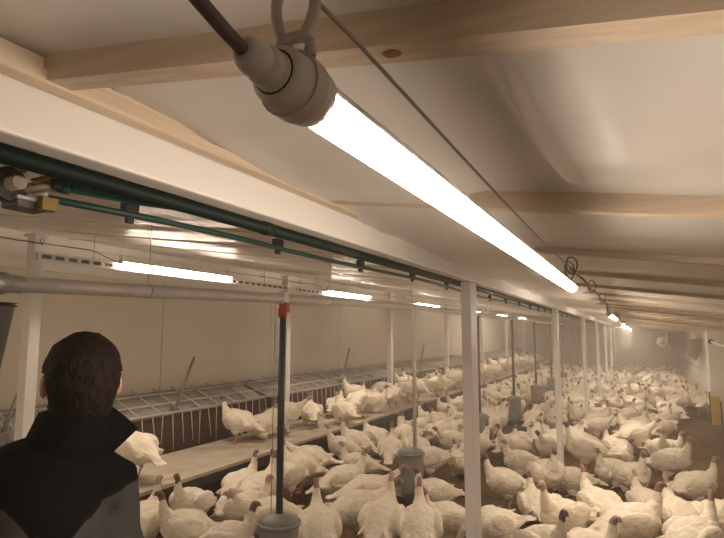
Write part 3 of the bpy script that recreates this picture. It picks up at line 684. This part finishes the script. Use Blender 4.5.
    # stand-up collar, open at the front, its wing flared to one side
    c = MB(); rings = []
    n = 40
    for k in range(n + 1):
        a = R(-235 + 290 * k / n)                                       # angle in plan, gap at the front
        wing = math.exp(-((a - R(10)) / R(22)) ** 2)
        rb = 0.088; rt = 0.078 + 0.004 * math.sin(a * 3) + 0.066 * wing
        zb = 1.44; zt = 1.574 - 0.058 * wing + 0.018 * max(0, -math.sin(a))
        ca, sa = math.cos(a), math.sin(a)
        cx0, cy0, cx1, cy1 = hx * .45, hy * .45, hx * .95, hy * .95
        rings.append([Vector((cx0 + rb * ca, cy0 + rb * sa, zb)), Vector(((cx0 + cx1) / 2 + (rb * .5 + rt * .5) * ca * 1.03, (cy0 + cy1) / 2 + (rb * .5 + rt * .5) * sa * 1.03, (zb + zt) / 2)), Vector((rt * ca + cx1, rt * sa + cy1, zt)), Vector(((rt - 0.010) * ca + cx1, (rt - 0.010) * sa + cy1, zt)), Vector((cx0 + (rb - 0.012) * ca, cy0 + (rb - 0.012) * sa, zb))])
    c.ring_loft(rings).build('collar', M['black_cloth'], root)
    tr = Blob()
    tr.loft([(0, 0, 0.99, 0.18, 0.13), (0, 0, 0.90, 0.187, 0.135), (0, 0, 0.82, 0.185, 0.13)], 20)
    for s in (-1, 1):
        tr.loft([(s * 0.088, 0, 0.90, 0.098, 0.105), (s * 0.098, 0, 0.76, 0.097, 0.102), (s * 0.102, 0.01, 0.50, 0.075, 0.080), (s * 0.102, -0.006, 0.30, 0.068, 0.074), (s * 0.102, -0.005, 0.10, 0.062, 0.070)], 16)
    obj('trousers', tr.fuse('trousers', 0.010, 4), M['trouser'], root)
    for s in (-1, 1):
        sh = Blob().loft([(s * 0.10, -0.09, 0.055, 0.038, 0.050), (s * 0.10, -0.03, 0.06, 0.046, 0.056), (s * 0.107, 0.06, 0.052, 0.052, 0.048), (s * 0.112, 0.15, 0.042, 0.054, 0.038), (s * 0.112, 0.205, 0.036, 0.034, 0.028)], 14).loft([(s * 0.10, -0.02, 0.06, 0.05, 0.055), (s * 0.10, -0.012, 0.16, 0.05, 0.056)], 14)
        obj('boot', sh.fuse('boot', 0.008, 3), M['boot'], root)
    root.rotation_euler = (0, 0, body_yaw)
    return root
HEAD_OFF = (0.083, -0.019)
build_person()

# ------------------------------------------------------------------ turkeys
POSES = ['alert', 'lookside', 'forward', 'feeding', 'low', 'preen', 'tailup', 'wings']
def turkey_mesh(pose, seed, voxel=0.0078, lite=None):
    rnd = random.Random(seed); b = Blob()
    dz = -0.115 if pose == 'low' else 0.0
    pit = {'alert': 0.20, 'lookside': 0.14, 'forward': 0.05, 'feeding': -0.14, 'low': 0.04, 'preen': 0.16, 'tailup': 0.10, 'wings': 0.08}[pose]
    cp, sp_ = math.cos(pit), math.sin(pit)
    def P(x, y, z): z0 = z - 0.31; return (x * cp - z0 * sp_, y, 0.31 + x * sp_ + z0 * cp + dz)
    fat = rnd.uniform(0.95, 1.06)
    rows = [(-.375, .286, .026, .010), (-.330, .292, .048, .024), (-.280, .297, .072, .043), (-.235, .300, .096, .064), (-.175, .302, .128, .100), (-.10, .304, .158, .134), (-.02, .306, .170, .150), (.06, .312, .164, .150), (.125, .328, .138, .135), (.175, .350, .100, .108), (.205, .368, .055, .060)]
    b.loft([(*P(x, 0, z), ry * fat, rz) for x, z, ry, rz in rows], 22)
    b.ell(P(0.10, 0, 0.285), (0.105, 0.118, 0.125))                         # breast
    # folded wings: a shield each side with stepped flight feathers
    lift = 0.03 if pose == 'wings' else 0.0
    for s in (-1, 1):
        rot = Matrix.Rotation(-pit + 0.16, 3, 'Y') @ Matrix.Rotation(s * -0.10, 3, 'Z')
        b.ell(P(-0.005, s * 0.138 * fat, 0.338 + lift), (0.155, 0.046, 0.098), rot)
        b.ell(P(0.075, s * 0.132 * fat, 0.345 + lift), (0.075, 0.042, 0.070), rot)
        nf = 4
        for q in range(nf):
            r2 = Matrix.Rotation(-pit + 0.22 - 0.05 * q - (0.3 if pose == 'wings' else 0), 3, 'Y') @ Matrix.Rotation(s * -0.16, 3, 'Z')
            b.ell(P(-0.150 - 0.014 * q, s * (0.116 - 0.010 * q), 0.285 + 0.020 * q + lift * 1.5), (0.120, 0.011, 0.020), r2)
        # thigh and leg
        if pose != 'low':
            b.ell((-0.005, s * 0.075, 0.205), (0.070, 0.058, 0.085))
            st = rnd.uniform(-0.03, 0.03)
            b.loft([(-0.01, s * 0.075, 0.19, .032, .032, 0), (-0.035, s * 0.075, 0.125, .016, .016, 3), (-0.01 + st * .5, s * 0.077, 0.06, .011, .011, 3), (0.0 + st, s * 0.078, 0.016, .012, .012, 3)], 8)
            for ta in (-0.5, 0.0, 0.5, math.pi):
                ln = 0.055 if ta != math.pi else 0.03
                b.loft([(st, s * 0.078, 0.012, .009, .009, 3), (st + ln * math.cos(ta), s * 0.078 + ln * math.sin(ta), 0.009, .007, .007, 3)], 6)
        else:
            b.ell((0.02, s * 0.085, 0.085), (0.085, 0.045, 0.075))
            b.loft([(0.03, s * 0.075, 0.03, .014, .014, 3), (0.09, s * 0.078, 0.014, .012, .012, 3), (0.13, s * 0.08, 0.010, .008, .008, 3)], 6)
    # tail feathers
    ta = {'tailup': 0.75, 'wings': 0.25}.get(pose, -0.10) + rnd.uniform(-0.1, 0.08); sprd = 0.9 if pose == 'tailup' else 0.28
    for q in range(7):
        u = (q - 3) / 3.0; yaw = u * sprd * 0.6
        r3 = Matrix.Rotation(-pit, 3, 'Y') @ Matrix.Rotation(-yaw, 3, 'Z') @ Matrix.Rotation(ta, 3, 'Y')
        d = r3 @ Vector((-1, 0, 0)); c = Vector(P(-0.235, u * 0.028, 0.298)) + d * (0.100 - 0.022 * abs(u))
        b.ell(c, (0.118, 0.017, 0.0095), r3)
    # neck and head
    sw = {'lookside': 1.15, 'preen': 2.5}.get(pose, rnd.uniform(-0.25, 0.25))
    if rnd.random() < 0.5: sg = -1
    else: sg = 1
    if pose in ('alert', 'lookside', 'tailup', 'wings'):
        nk = [(.13, 0, .365, .088), (.185, 0, .430, .062), (.212, 0, .490, .040), (.218, 0, .545, .028), (.222, 0, .585, .0235), (.232, 0, .612, .022)]; hd = Vector((.95, 0, -.12))
    elif pose == 'forward':
        nk = [(.13, 0, .355, .088), (.205, 0, .400, .060), (.262, 0, .440, .038), (.305, 0, .478, .027), (.335, 0, .505, .0235), (.352, 0, .520, .022)]; hd = Vector((.95, 0, -.15))
    elif pose == 'feeding':
        nk = [(.13, 0, .325, .088), (.215, 0, .320, .060), (.280, 0, .270, .038), (.318, 0, .205, .028), (.340, 0, .140, .0235), (.352, 0, .105, .022)]; hd = Vector((.55, 0, -.83))
    elif pose == 'low':
        nk = [(.13, 0, .36, .086), (.178, 0, .42, .060), (.195, 0, .475, .039), (.192, 0, .520, .028), (.196, 0, .552, .0235), (.206, 0, .572, .022)]; hd = Vector((.95, 0, -.15))
    else:
        nk = [(.13, 0, .365, .088), (.180, .03, .435, .060), (.168, .075, .480, .040), (.120, .115, .485, .029), (.075, .135, .462, .0240), (.050, .142, .438, .022)]; hd = Vector((-.65, .25, -.72))
    pts = [(x, y * sg, z + dz, r, r * 1.05, 1 if i >= 4 else 0) for i, (x, y, z, r) in enumerate(nk)]
    b.loft(pts, 14)
    hd = Vector((hd.x, hd.y * sg, hd.z))
    if pose not in ('preen', 'feeding'): hd = Matrix.Rotation(sw * sg, 3, 'Z') @ hd
    hd.normalize(); hc = Vector(pts[-1][:3]) + hd * 0.016 + Vector((0, 0, 0.006))
    rot = hd.to_track_quat('X', 'Z').to_matrix()
    b.ell(hc, (0.036, 0.0235, 0.026), rot, mi=1)
    tip = hc + hd * 0.058 - rot @ Vector((0, 0, 0.010))
    b.loft([(*(hc + hd * 0.022 - rot @ Vector((0, 0, 0.002))), .014, .014, 2), (*(hc + hd * 0.042 - rot @ Vector((0, 0, 0.004))), .0095, .0095, 2), (*tip, .005, .005, 2)], 8)
    b.ell(hc + hd * 0.028 + rot @ Vector((0, 0, 0.014)), (0.014, 0.0075, 0.009), rot, mi=1)     # snood
    b.ell(hc - rot @ Vector((-.004, 0, 0.034)), (0.012, 0.009, 0.026), rot, mi=1)               # wattle
    for s in (-1, 1): s_ = rot @ Vector((0.010, s * 0.0245, 0.006)); b.tags.append((hc + s_, 4))
    me = b.fuse('turkey_' + pose, voxel, 3, lite)
    if lite is None:
        old = [v.co.copy() for v in me.vertices]; nor = [v.normal.copy() for v in me.vertices]; new = []
        for c, nv in zip(old, nor):                                          # ruffled plumage
            f = 1.0 if c.z < 0.5 else 0.2
            c2 = c + nv * f * (0.0045 * noise.noise(Vector((c.x * 22, c.y * 30, c.z * 30)) + Vector((seed, 0, 0))) + 0.005 * noise.noise(Vector((c.x * 9, c.y * 10, c.z * 10)) + Vector((0, seed, 0))))
            new += c2[:]
        me.vertices.foreach_set('co', new); me.update()
    for q in ('feather', 'bird_skin', 'beak', 'bird_leg', 'eye'): me.materials.append(M[q])
    return me
random.seed(11)
TM = {p: [turkey_mesh(p, 10 * i + k) for k in range(2)] for i, p in enumerate(POSES)}
BIRDS = [
(-4.22,3.86,178,0,1,'higher of two white turkeys seen past the raised black collar, on the platform'),
(-4.10,3.28,0,0,1,'lower of two white turkeys seen past the raised black collar, on the platform edge'),
(-3.56,3.90,281,0,0,'white turkey squeezed against the black jacket shoulder, half hidden by a reddish headed bird'),
(-3.56,3.36,103,0,0,'white turkey tucked into the gap between jacket sleeve and platform front'),
(-3.16,3.45,220,0,0,'white turkey with upright reddish head beside the dark jacket sleeve'),
(-2.73,3.36,18,0,0,'white turkey with a slim raised head beside the grey feeder lid under the blue pipe'),
(-3.39,5.12,263,1,0,'white turkey with bluish grey head in front of the nest platform edge'),
(-3.56,4.61,91,0,0,'white turkey with brownish head up against the nest platform front'),
(-3.09,4.07,8,0,0,'white turkey with bent head in the middle of the group between sleeve and blue pipe'),
(-3.29,4.53,88,6,0,'white turkey with fanned tail feathers raised between the platform and blue pipe'),
(-2.73,3.93,222,2,0,'white turkey passing behind the blue pipe, pink head stretched towards the person'),
(-4.48,5.69,190,0,1,'white turkey standing neck straight up on the nest platform between person and blue pipe'),
(-4.40,6.07,36,4,1,'plump white turkey on the nest platform partly hidden by the blue pipe'),
(-3.56,5.88,197,2,0,'white turkey on the floor behind the blue pipe at the platform corner'),
(-4.31,6.48,27,2,1,'white turkey on the platform first past the blue pipe, head forward'),
(-4.38,7.27,127,4,1,'round white turkey settled on the platform second past the blue pipe'),
(-4.48,8.26,98,4,1,'white turkey on the platform seen from behind against the nest mesh'),
(-4.48,8.96,221,6,1,'white turkey on the platform with wings and tail lifted'),
(-4.09,8.85,22,4,1,'white turkey on the platform against the second thin white side post'),
(-3.55,9.07,183,4,0,'white turkey resting at the platform end where the dark gap shows'),
(-3.56,6.73,195,0,0,'white turkey with brown neck raised midway between blue pipe and nest platform end'),
(-3.54,7.06,176,0,0,'white turkey with tail pointing towards the grey feeder tube'),
(-3.48,5.57,211,0,0,'stout white turkey side on behind the empty litter patch by blue pipe'),
(-3.12,6.29,200,4,0,'white turkey crouching at the nest side of the whole grey hopper'),
(-2.75,5.20,33,0,0,'white turkey facing the grey hopper, tail tip stretched over bare litter'),
(-2.35,4.95,35,2,0,'white turkey behind the big bird that leans to the grey hopper'),
(-2.18,4.40,43,2,0,'large white turkey in the front row leaning towards the grey hopper, tail low'),
(-2.25,3.85,124,0,0,'white turkey seen from behind with thin upright neck, front row past the blue pipe'),
(-1.86,4.19,96,0,0,'white turkey with pink head pressed against the grey feeder hopper'),
(-1.57,4.22,109,0,0,'round white turkey seen from behind directly before the grey feeder hopper'),
(-1.54,4.81,209,4,0,'white turkey lying close between the grey hopper and the thick white post'),
(-1.91,5.58,222,4,0,'white turkey in the second row between grey hopper and thick white post'),
(-2.30,6.54,203,3,0,'white turkey behind the grey hopper with bowed head'),
(-2.04,6.97,133,4,0,'white turkey tight against the hopper side of the thick white post'),
(-2.93,6.86,107,0,0,'white turkey with long upright neck behind the grey hopper tube'),
(-3.13,8.36,29,4,0,'white turkey directly behind the grey hopper lid'),
(-3.13,9.70,201,4,0,'white turkey beside the thick white post deep in the flock'),
(-1.10,4.58,218,3,0,'white turkey cut by the thick white post with head down and tail lifted'),
(-0.67,4.28,319,0,0,'white turkey with dark head up at the bottom edge before the second white post'),
(-0.61,4.98,233,7,0,'white turkey with ruffled wing feathers at foot of the second white post'),
(-0.41,4.61,2,4,0,'white turkey with red wrinkled head at the bottom edge under the ruffled bird'),
(-0.93,5.59,113,4,0,'round white turkey seen from behind beside the second white post foot'),
(-1.27,5.93,209,0,0,'plump white turkey in profile facing the thick white post'),
(-0.93,6.32,301,0,0,'white turkey facing out with dark raised head beside the second white post'),
(-1.39,7.39,200,4,0,'long white turkey in profile two rows behind the thick white post'),
(-0.71,6.74,201,4,0,'white turkey with wide smooth back and stretched tail behind the second post'),
(-0.66,7.83,173,7,0,'bright white turkey with lit wing tips behind the second white post'),
(-0.38,5.47,128,6,0,'white turkey with pointed tail up beyond the second post foot'),
(-0.12,4.98,18,0,0,'big white turkey in profile with reddish head, front row by open litter'),
(-0.00,6.08,119,4,0,'round white turkey with back turned behind the big profile bird'),
(-0.12,6.65,301,0,0,'white turkey facing the viewer with dark red head up on the litter edge'),
(-0.33,7.31,223,4,0,'white turkey hidden behind the bird that faces the viewer'),
(-0.37,8.82,126,4,0,'ball shaped white turkey seen from behind at the litter edge'),
(-0.10,9.29,26,2,0,'white turkey stretching its head out over the open litter'),
(-0.74,11.99,203,4,0,'oval white turkey lying between second and third white posts'),
(0.20,8.32,276,0,0,'white turkey behind the dark headed bird on the open litter'),
(0.28,7.59,329,0,0,'white turkey with almost black head up at the open litter'),
(0.44,6.62,19,0,0,'white turkey with ruffled back facing the bare litter by the frame edge'),
(0.24,5.45,114,0,0,'white turkey with tall cone shaped neck, back turned, in front row by litter'),
(0.50,5.52,293,0,0,'white turkey with red head at the litter end of the front row'),
(0.30,4.87,50,1,0,'white turkey at the bottom edge by the litter, only neck and back showing'),
(0.57,13.11,127,4,0,'lone round white turkey standing alone on open litter near the yellow footed pillar'),
(0.01,12.35,198,4,0,'white turkey at the litter edge next to the lone round bird'),
(-0.25,11.10,51,0,0,'white turkey with raised head at the litter edge, far middle'),
(-4.48,3.62,324,0,1,'white turkey by the thin white post at the picture edge beyond the person'),
(-2.65,7.04,122,0,0,''),
(-2.03,7.70,54,1,0,''),
(-1.58,7.82,229,0,0,''),
(-1.12,7.97,254,2,0,''),
(-2.41,7.84,241,2,0,''),
(-0.31,8.22,342,4,0,''),
(-3.05,7.73,129,1,0,''),
(-3.49,7.58,162,0,0,''),
(-1.71,8.27,72,4,0,''),
(-1.09,8.47,203,7,0,''),
(-4.01,7.59,150,4,1,''),
(-2.23,8.33,184,4,0,''),
(-2.73,8.23,77,6,0,''),
(0.30,8.99,337,4,0,''),
(-1.68,8.84,0,4,0,''),
(-0.95,9.01,47,4,0,''),
(-4.07,8.20,88,0,1,''),
(-2.62,8.89,56,0,0,''),
(-3.24,8.72,358,1,0,''),
(-1.01,9.48,169,4,0,''),
(-2.27,9.44,77,1,0,''),
(-0.10,9.72,181,6,0,''),
(-1.52,9.68,86,4,0,''),
(-2.65,9.52,90,4,0,''),
(-3.29,9.37,163,7,0,''),
(-0.68,10.05,15,2,0,''),
(-2.25,9.95,43,0,0,''),
(-3.98,9.42,99,2,1,''),
(0.26,10.31,230,6,0,''),
(-1.32,10.28,259,0,0,''),
(-0.02,10.48,68,0,0,''),
(-2.40,10.24,38,6,0,''),
(-0.69,10.54,26,1,0,''),
(-3.34,10.07,341,4,0,''),
(-1.72,10.49,70,0,0,''),
(-4.52,9.68,174,4,1,''),
(-2.96,10.35,4,4,0,''),
(-2.41,10.64,354,0,0,''),
(-4.45,10.03,175,3,1,''),
(-0.93,10.99,204,0,0,''),
(0.33,11.03,53,0,0,''),
(-4.10,10.38,350,1,1,''),
(-1.39,11.08,263,0,0,''),
(-3.40,10.70,158,0,0,''),
(-2.82,10.99,1,4,0,''),
(-1.82,11.25,103,4,0,''),
(-0.52,11.47,264,0,0,''),
(-1.05,11.49,81,4,0,''),
(-4.05,10.81,165,0,1,''),
(-0.02,11.73,298,0,0,''),
(0.46,11.83,85,5,0,''),
(-3.38,11.38,202,1,0,''),
(-1.74,11.76,302,0,0,''),
(-2.75,11.57,113,4,0,''),
(-1.35,11.86,299,0,0,''),
(-4.42,11.10,219,6,1,''),
(-2.31,11.94,264,1,0,''),
(-0.99,12.22,49,1,0,''),
(-3.99,11.70,340,0,1,''),
(-3.00,12.00,224,5,0,''),
(-4.51,11.62,153,0,1,''),
(-1.40,12.46,197,1,0,''),
(-0.58,12.55,132,4,0,''),
(0.45,12.63,134,0,0,''),
(-3.50,12.25,70,0,0,''),
(-3.08,12.38,222,5,0,''),
(-4.04,12.13,295,1,1,''),
(-1.19,12.87,192,3,0,''),
(-0.14,12.96,231,2,0,''),
(-1.68,12.98,204,0,0,''),
(-2.55,12.91,62,0,0,''),
(-0.48,13.17,292,1,0,''),
(-4.48,12.54,298,4,1,''),
(-3.49,12.92,318,0,0,''),
(-0.14,13.43,207,0,0,''),
(-3.19,13.05,120,4,0,''),
(-4.17,12.88,245,4,1,''),
(-0.92,13.54,261,6,0,''),
(-1.29,13.53,53,3,0,''),
(-1.67,13.71,33,4,0,''),
(-3.06,13.48,178,0,0,''),
(-0.04,13.88,156,4,0,''),
(-0.58,13.87,282,7,0,''),
(-4.49,13.20,312,1,1,''),
(-4.03,13.38,1,2,1,''),
(-2.80,13.77,342,0,0,''),
(0.73,14.04,29,1,0,''),
(1.18,14.06,73,2,0,''),
(-1.40,14.11,135,0,0,''),
(-3.49,13.86,289,3,0,''),
(-4.14,13.72,189,0,1,''),
(0.68,14.42,24,5,0,''),
(-2.93,14.16,148,0,0,''),
(-0.00,14.46,301,1,0,''),
(-1.93,14.36,305,2,0,''),
(-0.54,14.55,270,4,0,''),
(-4.01,14.06,180,2,1,''),
(-4.53,13.90,64,4,1,''),
(-2.52,14.45,17,4,0,''),
(-1.20,14.66,88,0,0,''),
(1.02,14.68,125,1,0,''),
(0.39,14.76,186,4,0,''),
(-2.73,14.72,216,2,0,''),
(-3.42,14.64,79,0,0,''),
(-4.31,14.46,276,5,1,''),
(0.17,15.13,217,0,0,''),
(-1.35,15.07,37,0,0,''),
(-0.91,15.21,94,4,0,''),
(-0.20,15.25,262,0,0,''),
(1.16,15.21,268,0,0,''),
(0.77,15.24,320,3,0,''),
(-0.60,15.31,267,0,0,''),
(-1.60,15.33,13,7,0,''),
(-3.44,15.16,216,2,0,''),
(-2.94,15.29,62,2,0,''),
(-2.50,15.44,278,1,0,''),
(0.25,15.68,252,1,0,''),
(-4.20,15.21,123,0,1,''),
(-0.14,15.79,0,2,0,''),
(-1.37,15.73,179,1,0,''),
(0.74,15.81,139,2,0,''),
(-3.24,15.59,19,0,0,''),
(-0.88,15.98,127,7,0,''),
(1.03,16.10,340,0,0,''),
(-1.69,16.06,237,3,0,''),
(-0.42,16.31,221,4,0,''),
(0.36,16.35,205,2,0,''),
(-2.63,16.15,298,6,0,''),
(-4.36,15.81,133,6,1,''),
(-3.16,16.10,177,2,0,''),
(-1.15,16.45,67,2,0,''),
(-4.02,16.12,276,0,1,''),
(-1.66,16.54,12,0,0,''),
(1.10,16.60,253,0,0,''),
(-0.19,16.76,346,3,0,''),
(0.64,16.84,10,0,0,''),
(-0.79,16.84,92,4,0,''),
(-3.51,16.50,43,5,0,''),
(-2.99,16.71,52,4,0,''),
(0.03,17.06,310,0,0,''),
(-4.51,16.49,104,2,1,''),
(-1.67,17.07,71,2,0,''),
(1.19,17.25,187,1,0,''),
(-2.07,17.18,322,0,0,''),
(-3.28,17.00,239,4,0,''),
(-4.06,16.88,39,3,1,''),
(-2.74,17.18,114,0,0,''),
(0.65,17.41,235,4,0,''),
(-0.63,17.49,114,4,0,''),
(-1.05,17.55,66,0,0,''),
(0.07,17.63,320,2,0,''),
(-4.51,17.12,256,5,1,''),
(-4.10,17.29,233,2,1,''),
(-2.47,17.61,228,1,0,''),
(0.37,17.81,319,2,0,''),
(-2.87,17.60,39,3,0,''),
(-1.65,17.80,102,4,0,''),
(-1.99,17.81,294,4,0,''),
(-0.69,17.95,151,4,0,''),
(-3.48,17.62,335,3,0,''),
(1.01,17.95,295,2,0,''),
(-1.20,18.02,56,0,0,''),
(-3.27,17.86,336,3,0,''),
(-0.46,18.20,160,4,0,''),
(0.24,18.23,164,2,0,''),
(-2.68,18.20,141,1,0,''),
(-3.17,18.15,325,0,0,''),
(-4.50,17.90,65,7,1,''),
(0.91,18.48,158,1,0,''),
(-4.05,18.08,88,4,1,''),
(0.05,18.59,20,3,0,''),
(-1.44,18.53,61,2,0,''),
(-1.86,18.51,252,5,0,''),
(-0.85,18.64,345,0,0,''),
(-2.51,18.55,322,0,0,''),
(-0.41,18.71,78,7,0,''),
(-3.21,18.62,154,1,0,''),
(1.16,18.87,136,0,0,''),
(0.63,18.92,229,0,0,''),
(-0.83,18.99,344,0,0,''),
(-2.30,18.92,226,0,0,''),
(-1.62,19.04,328,3,0,''),
(-2.85,19.03,218,4,0,''),
(0.34,19.29,43,4,0,''),
(-0.27,19.31,298,1,0,''),
(-4.30,18.84,137,0,1,''),
(-3.99,18.98,311,1,1,''),
(-1.18,19.43,4,3,0,''),
(-3.41,19.19,175,2,0,''),
(-0.74,19.51,276,5,0,''),
(0.81,19.55,133,3,0,''),
(-2.76,19.48,31,0,0,''),
(0.21,19.77,50,4,0,''),
(-1.84,19.68,62,5,0,''),
(1.17,19.75,256,1,0,''),
(-0.37,19.81,172,3,0,''),
(-3.50,19.54,358,0,0,''),
(-2.86,19.84,243,4,0,''),
(-4.35,19.58,58,1,1,''),
(-4.00,19.69,268,0,1,''),
(-1.17,20.07,282,4,0,''),
(-1.52,20.08,102,0,0,''),
(0.80,20.14,108,4,0,''),
(-2.44,20.16,103,6,0,''),
(-0.09,20.37,325,4,0,''),
(-3.26,20.11,42,7,0,''),
(0.44,20.38,246,4,0,''),
(1.11,20.36,152,1,0,''),
(-0.70,20.40,273,1,0,''),
(-4.54,19.95,201,1,1,''),
(-2.04,20.40,103,4,0,''),
(0.26,20.75,33,1,0,''),
(-1.51,20.71,68,0,0,''),
(-3.49,20.53,321,4,0,''),
(-2.92,20.62,175,4,0,''),
(0.89,20.80,342,7,0,''),
(-0.31,20.95,62,4,0,''),
(-2.38,20.85,319,0,0,''),
(-4.27,20.55,79,4,1,''),
(-1.00,20.98,220,0,0,''),
(0.33,21.10,13,0,0,''),
(-1.77,21.16,105,2,0,''),
(-3.06,21.10,24,4,0,''),
(0.78,21.33,138,1,0,''),
(-0.61,21.48,124,0,0,''),
(-1.12,21.49,13,0,0,''),
(-4.19,21.14,300,7,1,''),
(0.07,21.57,309,0,0,''),
(-2.21,21.48,304,2,0,''),
(-3.51,21.31,257,4,0,''),
(-4.54,21.13,112,5,1,''),
(1.15,21.60,195,0,0,''),
(-2.75,21.56,129,1,0,''),
(-0.41,21.81,110,6,0,''),
(-3.15,21.62,127,0,0,'')]
FAR_BIRDS = [
(-1.04,21.89,181,4,0), (0.34,21.98,83,5,0), (0.88,21.98,192,7,0), (-4.51,21.58,13,0,1), (-1.84,21.99,272,0,0), (-1.47,22.03,240,4,0), (-2.46,21.94,6,0,0), (-4.18,21.86,330,1,1), (-0.25,22.33,94,4,0), (-3.48,22.20,275,5,0), (0.65,22.48,182,0,0), (-3.13,22.29,96,0,0), (-0.70,22.50,9,4,0), (-3.98,22.29,22,0,1), (0.16,22.73,43,5,0), (-1.24,22.81,279,4,0), (0.88,22.90,171,0,0), (-2.91,22.76,141,0,0), (-1.61,22.92,70,4,0), (-0.21,23.01,275,2,0), (-0.79,23.04,287,1,0), (-2.12,22.99,19,7,0), (-4.13,22.71,75,4,1), (0.30,23.12,9,1,0), (1.02,23.29,216,0,0), (-3.47,23.10,99,4,0), (-4.52,22.96,224,1,1), (-1.71,23.36,14,0,0), (-3.07,23.25,153,3,0), (-2.38,23.36,13,4,0), (0.50,23.61,248,7,0), (0.20,23.63,69,0,0), (-0.92,23.67,224,5,0), (-1.54,23.72,18,2,0), (-0.32,23.78,263,6,0), (-2.91,23.61,281,2,0), (1.11,23.81,163,2,0), (-4.30,23.48,172,0,1), (-2.10,23.90,246,0,0), (-3.41,23.80,107,4,0), (0.29,24.10,3,5,0), (-0.90,24.23,249,0,0), (-2.79,24.08,308,5,0), (-2.45,24.14,283,4,0), (-4.42,23.95,134,0,1), (-0.18,24.36,356,0,0), (-1.76,24.34,116,4,0), (0.52,24.40,191,2,0), (1.19,24.51,72,0,0), (-3.43,24.29,168,0,0), (-2.25,24.57,119,0,0), (-4.41,24.31,326,4,1), (-4.00,24.42,266,4,1), (-1.38,24.72,89,5,0), (-0.56,24.78,302,4,0), (0.73,24.83,221,2,0), (-0.03,24.86,110,1,0), (-1.82,24.82,356,4,0), (-3.16,24.76,351,3,0), (-1.09,25.14,94,7,0), (0.27,25.18,233,4,0), (-4.24,24.90,23,1,1), (0.97,25.25,349,4,0), (-2.66,25.24,292,3,0), (-1.83,25.37,268,0,0), (0.01,25.44,23,0,0), (-0.87,25.53,97,4,0), (0.94,25.56,168,0,0), (-3.22,25.42,251,5,0), (-4.35,25.29,169,0,1), (-0.19,25.69,209,3,0), (-1.35,25.69,215,1,0), (-2.55,25.75,128,3,0), (-2.12,25.85,190,0,0), (1.18,25.93,240,2,0), (-0.42,25.97,48,1,0), (0.89,26.03,47,0,0), (-3.36,25.85,32,1,0), (0.29,26.09,117,6,0), (-4.02,25.83,220,6,1), (-0.91,26.13,180,1,0), (-1.52,26.12,346,6,0), (-4.43,25.87,59,2,1), (-2.77,26.24,204,2,0), (-0.18,26.45,220,0,0), (-2.07,26.42,75,3,0), (-3.46,26.28,11,0,0), (-0.95,26.52,307,7,0), (0.97,26.59,51,3,0), (0.32,26.62,306,4,0), (-1.70,26.66,103,2,0), (-0.40,26.76,265,4,0), (-4.05,26.49,62,4,1), (-2.32,26.71,87,4,0), (-2.85,26.76,219,2,0), (-0.83,26.90,338,1,0), (-3.48,26.76,209,4,0), (-1.43,26.96,276,4,0), (1.00,27.00,2,6,0), (-4.37,26.75,238,2,1)]

POSE_WORDS = ['with head raised', 'looking sideways', 'stepping with neck out', 'pecking with lowered head', 'sitting low', 'preening its back', 'with tail lifted', 'with loose wings']
def zone(x, y, pl):
    depth = 'before the second centre post' if y < 7.2 else 'between second and third centre posts' if y < 11.0 else 'between third and fourth centre posts' if y < 14.9 else 'beyond the fourth centre post'
    side = 'on nest platform' if pl else 'by the nest platform' if x < XF - 0.55 else 'by the feed line' if x < -1.5 else 'by the centre posts' if x < -0.55 else 'near open litter'
    return side, depth
PZ = 0.42
rt = random.Random(3)
def placed(x, y, ang, pose, pl, first):
    o = bpy.data.objects.new('turkey', TM[POSES[pose]][rt.randrange(2)]); COL.objects.link(o)
    s = rt.uniform(0.86, 0.98)
    o.scale = (s, s, s); o.rotation_euler = (0, 0, R(ang))
    o.location = (x, y, PZ if pl else -0.004)
    return o
for x, y, ang, pose, pl, lab in BIRDS:
    o = placed(x, y, ang, pose, pl, None)
    if lab: tag(o, lab, 'turkey', 'white turkeys of the front rows')
    else:
        a, d = zone(x, y, pl); lb = 'white turkey %s %s %s' % (POSE_WORDS[pose], a, d)
        tag(o, lb, 'turkey', lb)
# the far rest of the flock, one object
TL = {p: turkey_mesh(p, 90 + i, 0.016, 0.5) for i, p in enumerate(POSES)}
bm = bmesh.new()
for x, y, ang, pose, pl in FAR_BIRDS:
    k = len(bm.verts); bm.from_mesh(TL[POSES[pose]]); bm.verts.ensure_lookup_table()
    s = rt.uniform(0.86, 0.98)
    mt = Matrix.Translation((x, y, PZ if pl else -0.004)) @ Matrix.Rotation(R(ang), 4, 'Z') @ Matrix.Scale(s, 4)
    for v in bm.verts[k:]: v.co = mt @ v.co
me = bpy.data.meshes.new('distant_flock'); bm.to_mesh(me); bm.free()
o = obj('distant_flock', me, [M['feather'], M['bird_skin'], M['beak'], M['bird_leg'], M['eye']])
tag(o, 'hazy crowd of white turkeys packed towards the far end wall', 'flock', None, 'stuff')

# ------------------------------------------------------------------ dust haze filling the hall
for nm, dens, ya, yz, lab in (('thin_haze', HAZE_NEAR, Y0 - 0.05, 6.0, 'thin dust in the air around the person and the front birds'), ('haze', HAZE_FAR, 6.0, Y1 + 0.05, 'denser dusty haze hanging over the far flock')):
    m = bpy.data.materials.new('dust_' + nm); m.use_nodes = True; nt = m.node_tree; nt.nodes.clear()
    vsn = nt.nodes.new('ShaderNodeVolumeScatter'); vsn.inputs['Color'].default_value = (0.93, 0.86, 0.76, 1); vsn.inputs['Density'].default_value = dens; vsn.inputs['Anisotropy'].default_value = 0.3
    on = nt.nodes.new('ShaderNodeOutputMaterial'); nt.links.new(vsn.outputs[0], on.inputs['Volume'])
    o = MB().box((XL - 0.05, ya, -0.05), (XR + 0.05, yz, 3.1)).build(nm, m)
    tag(o, lab, 'haze', None, 'stuff')
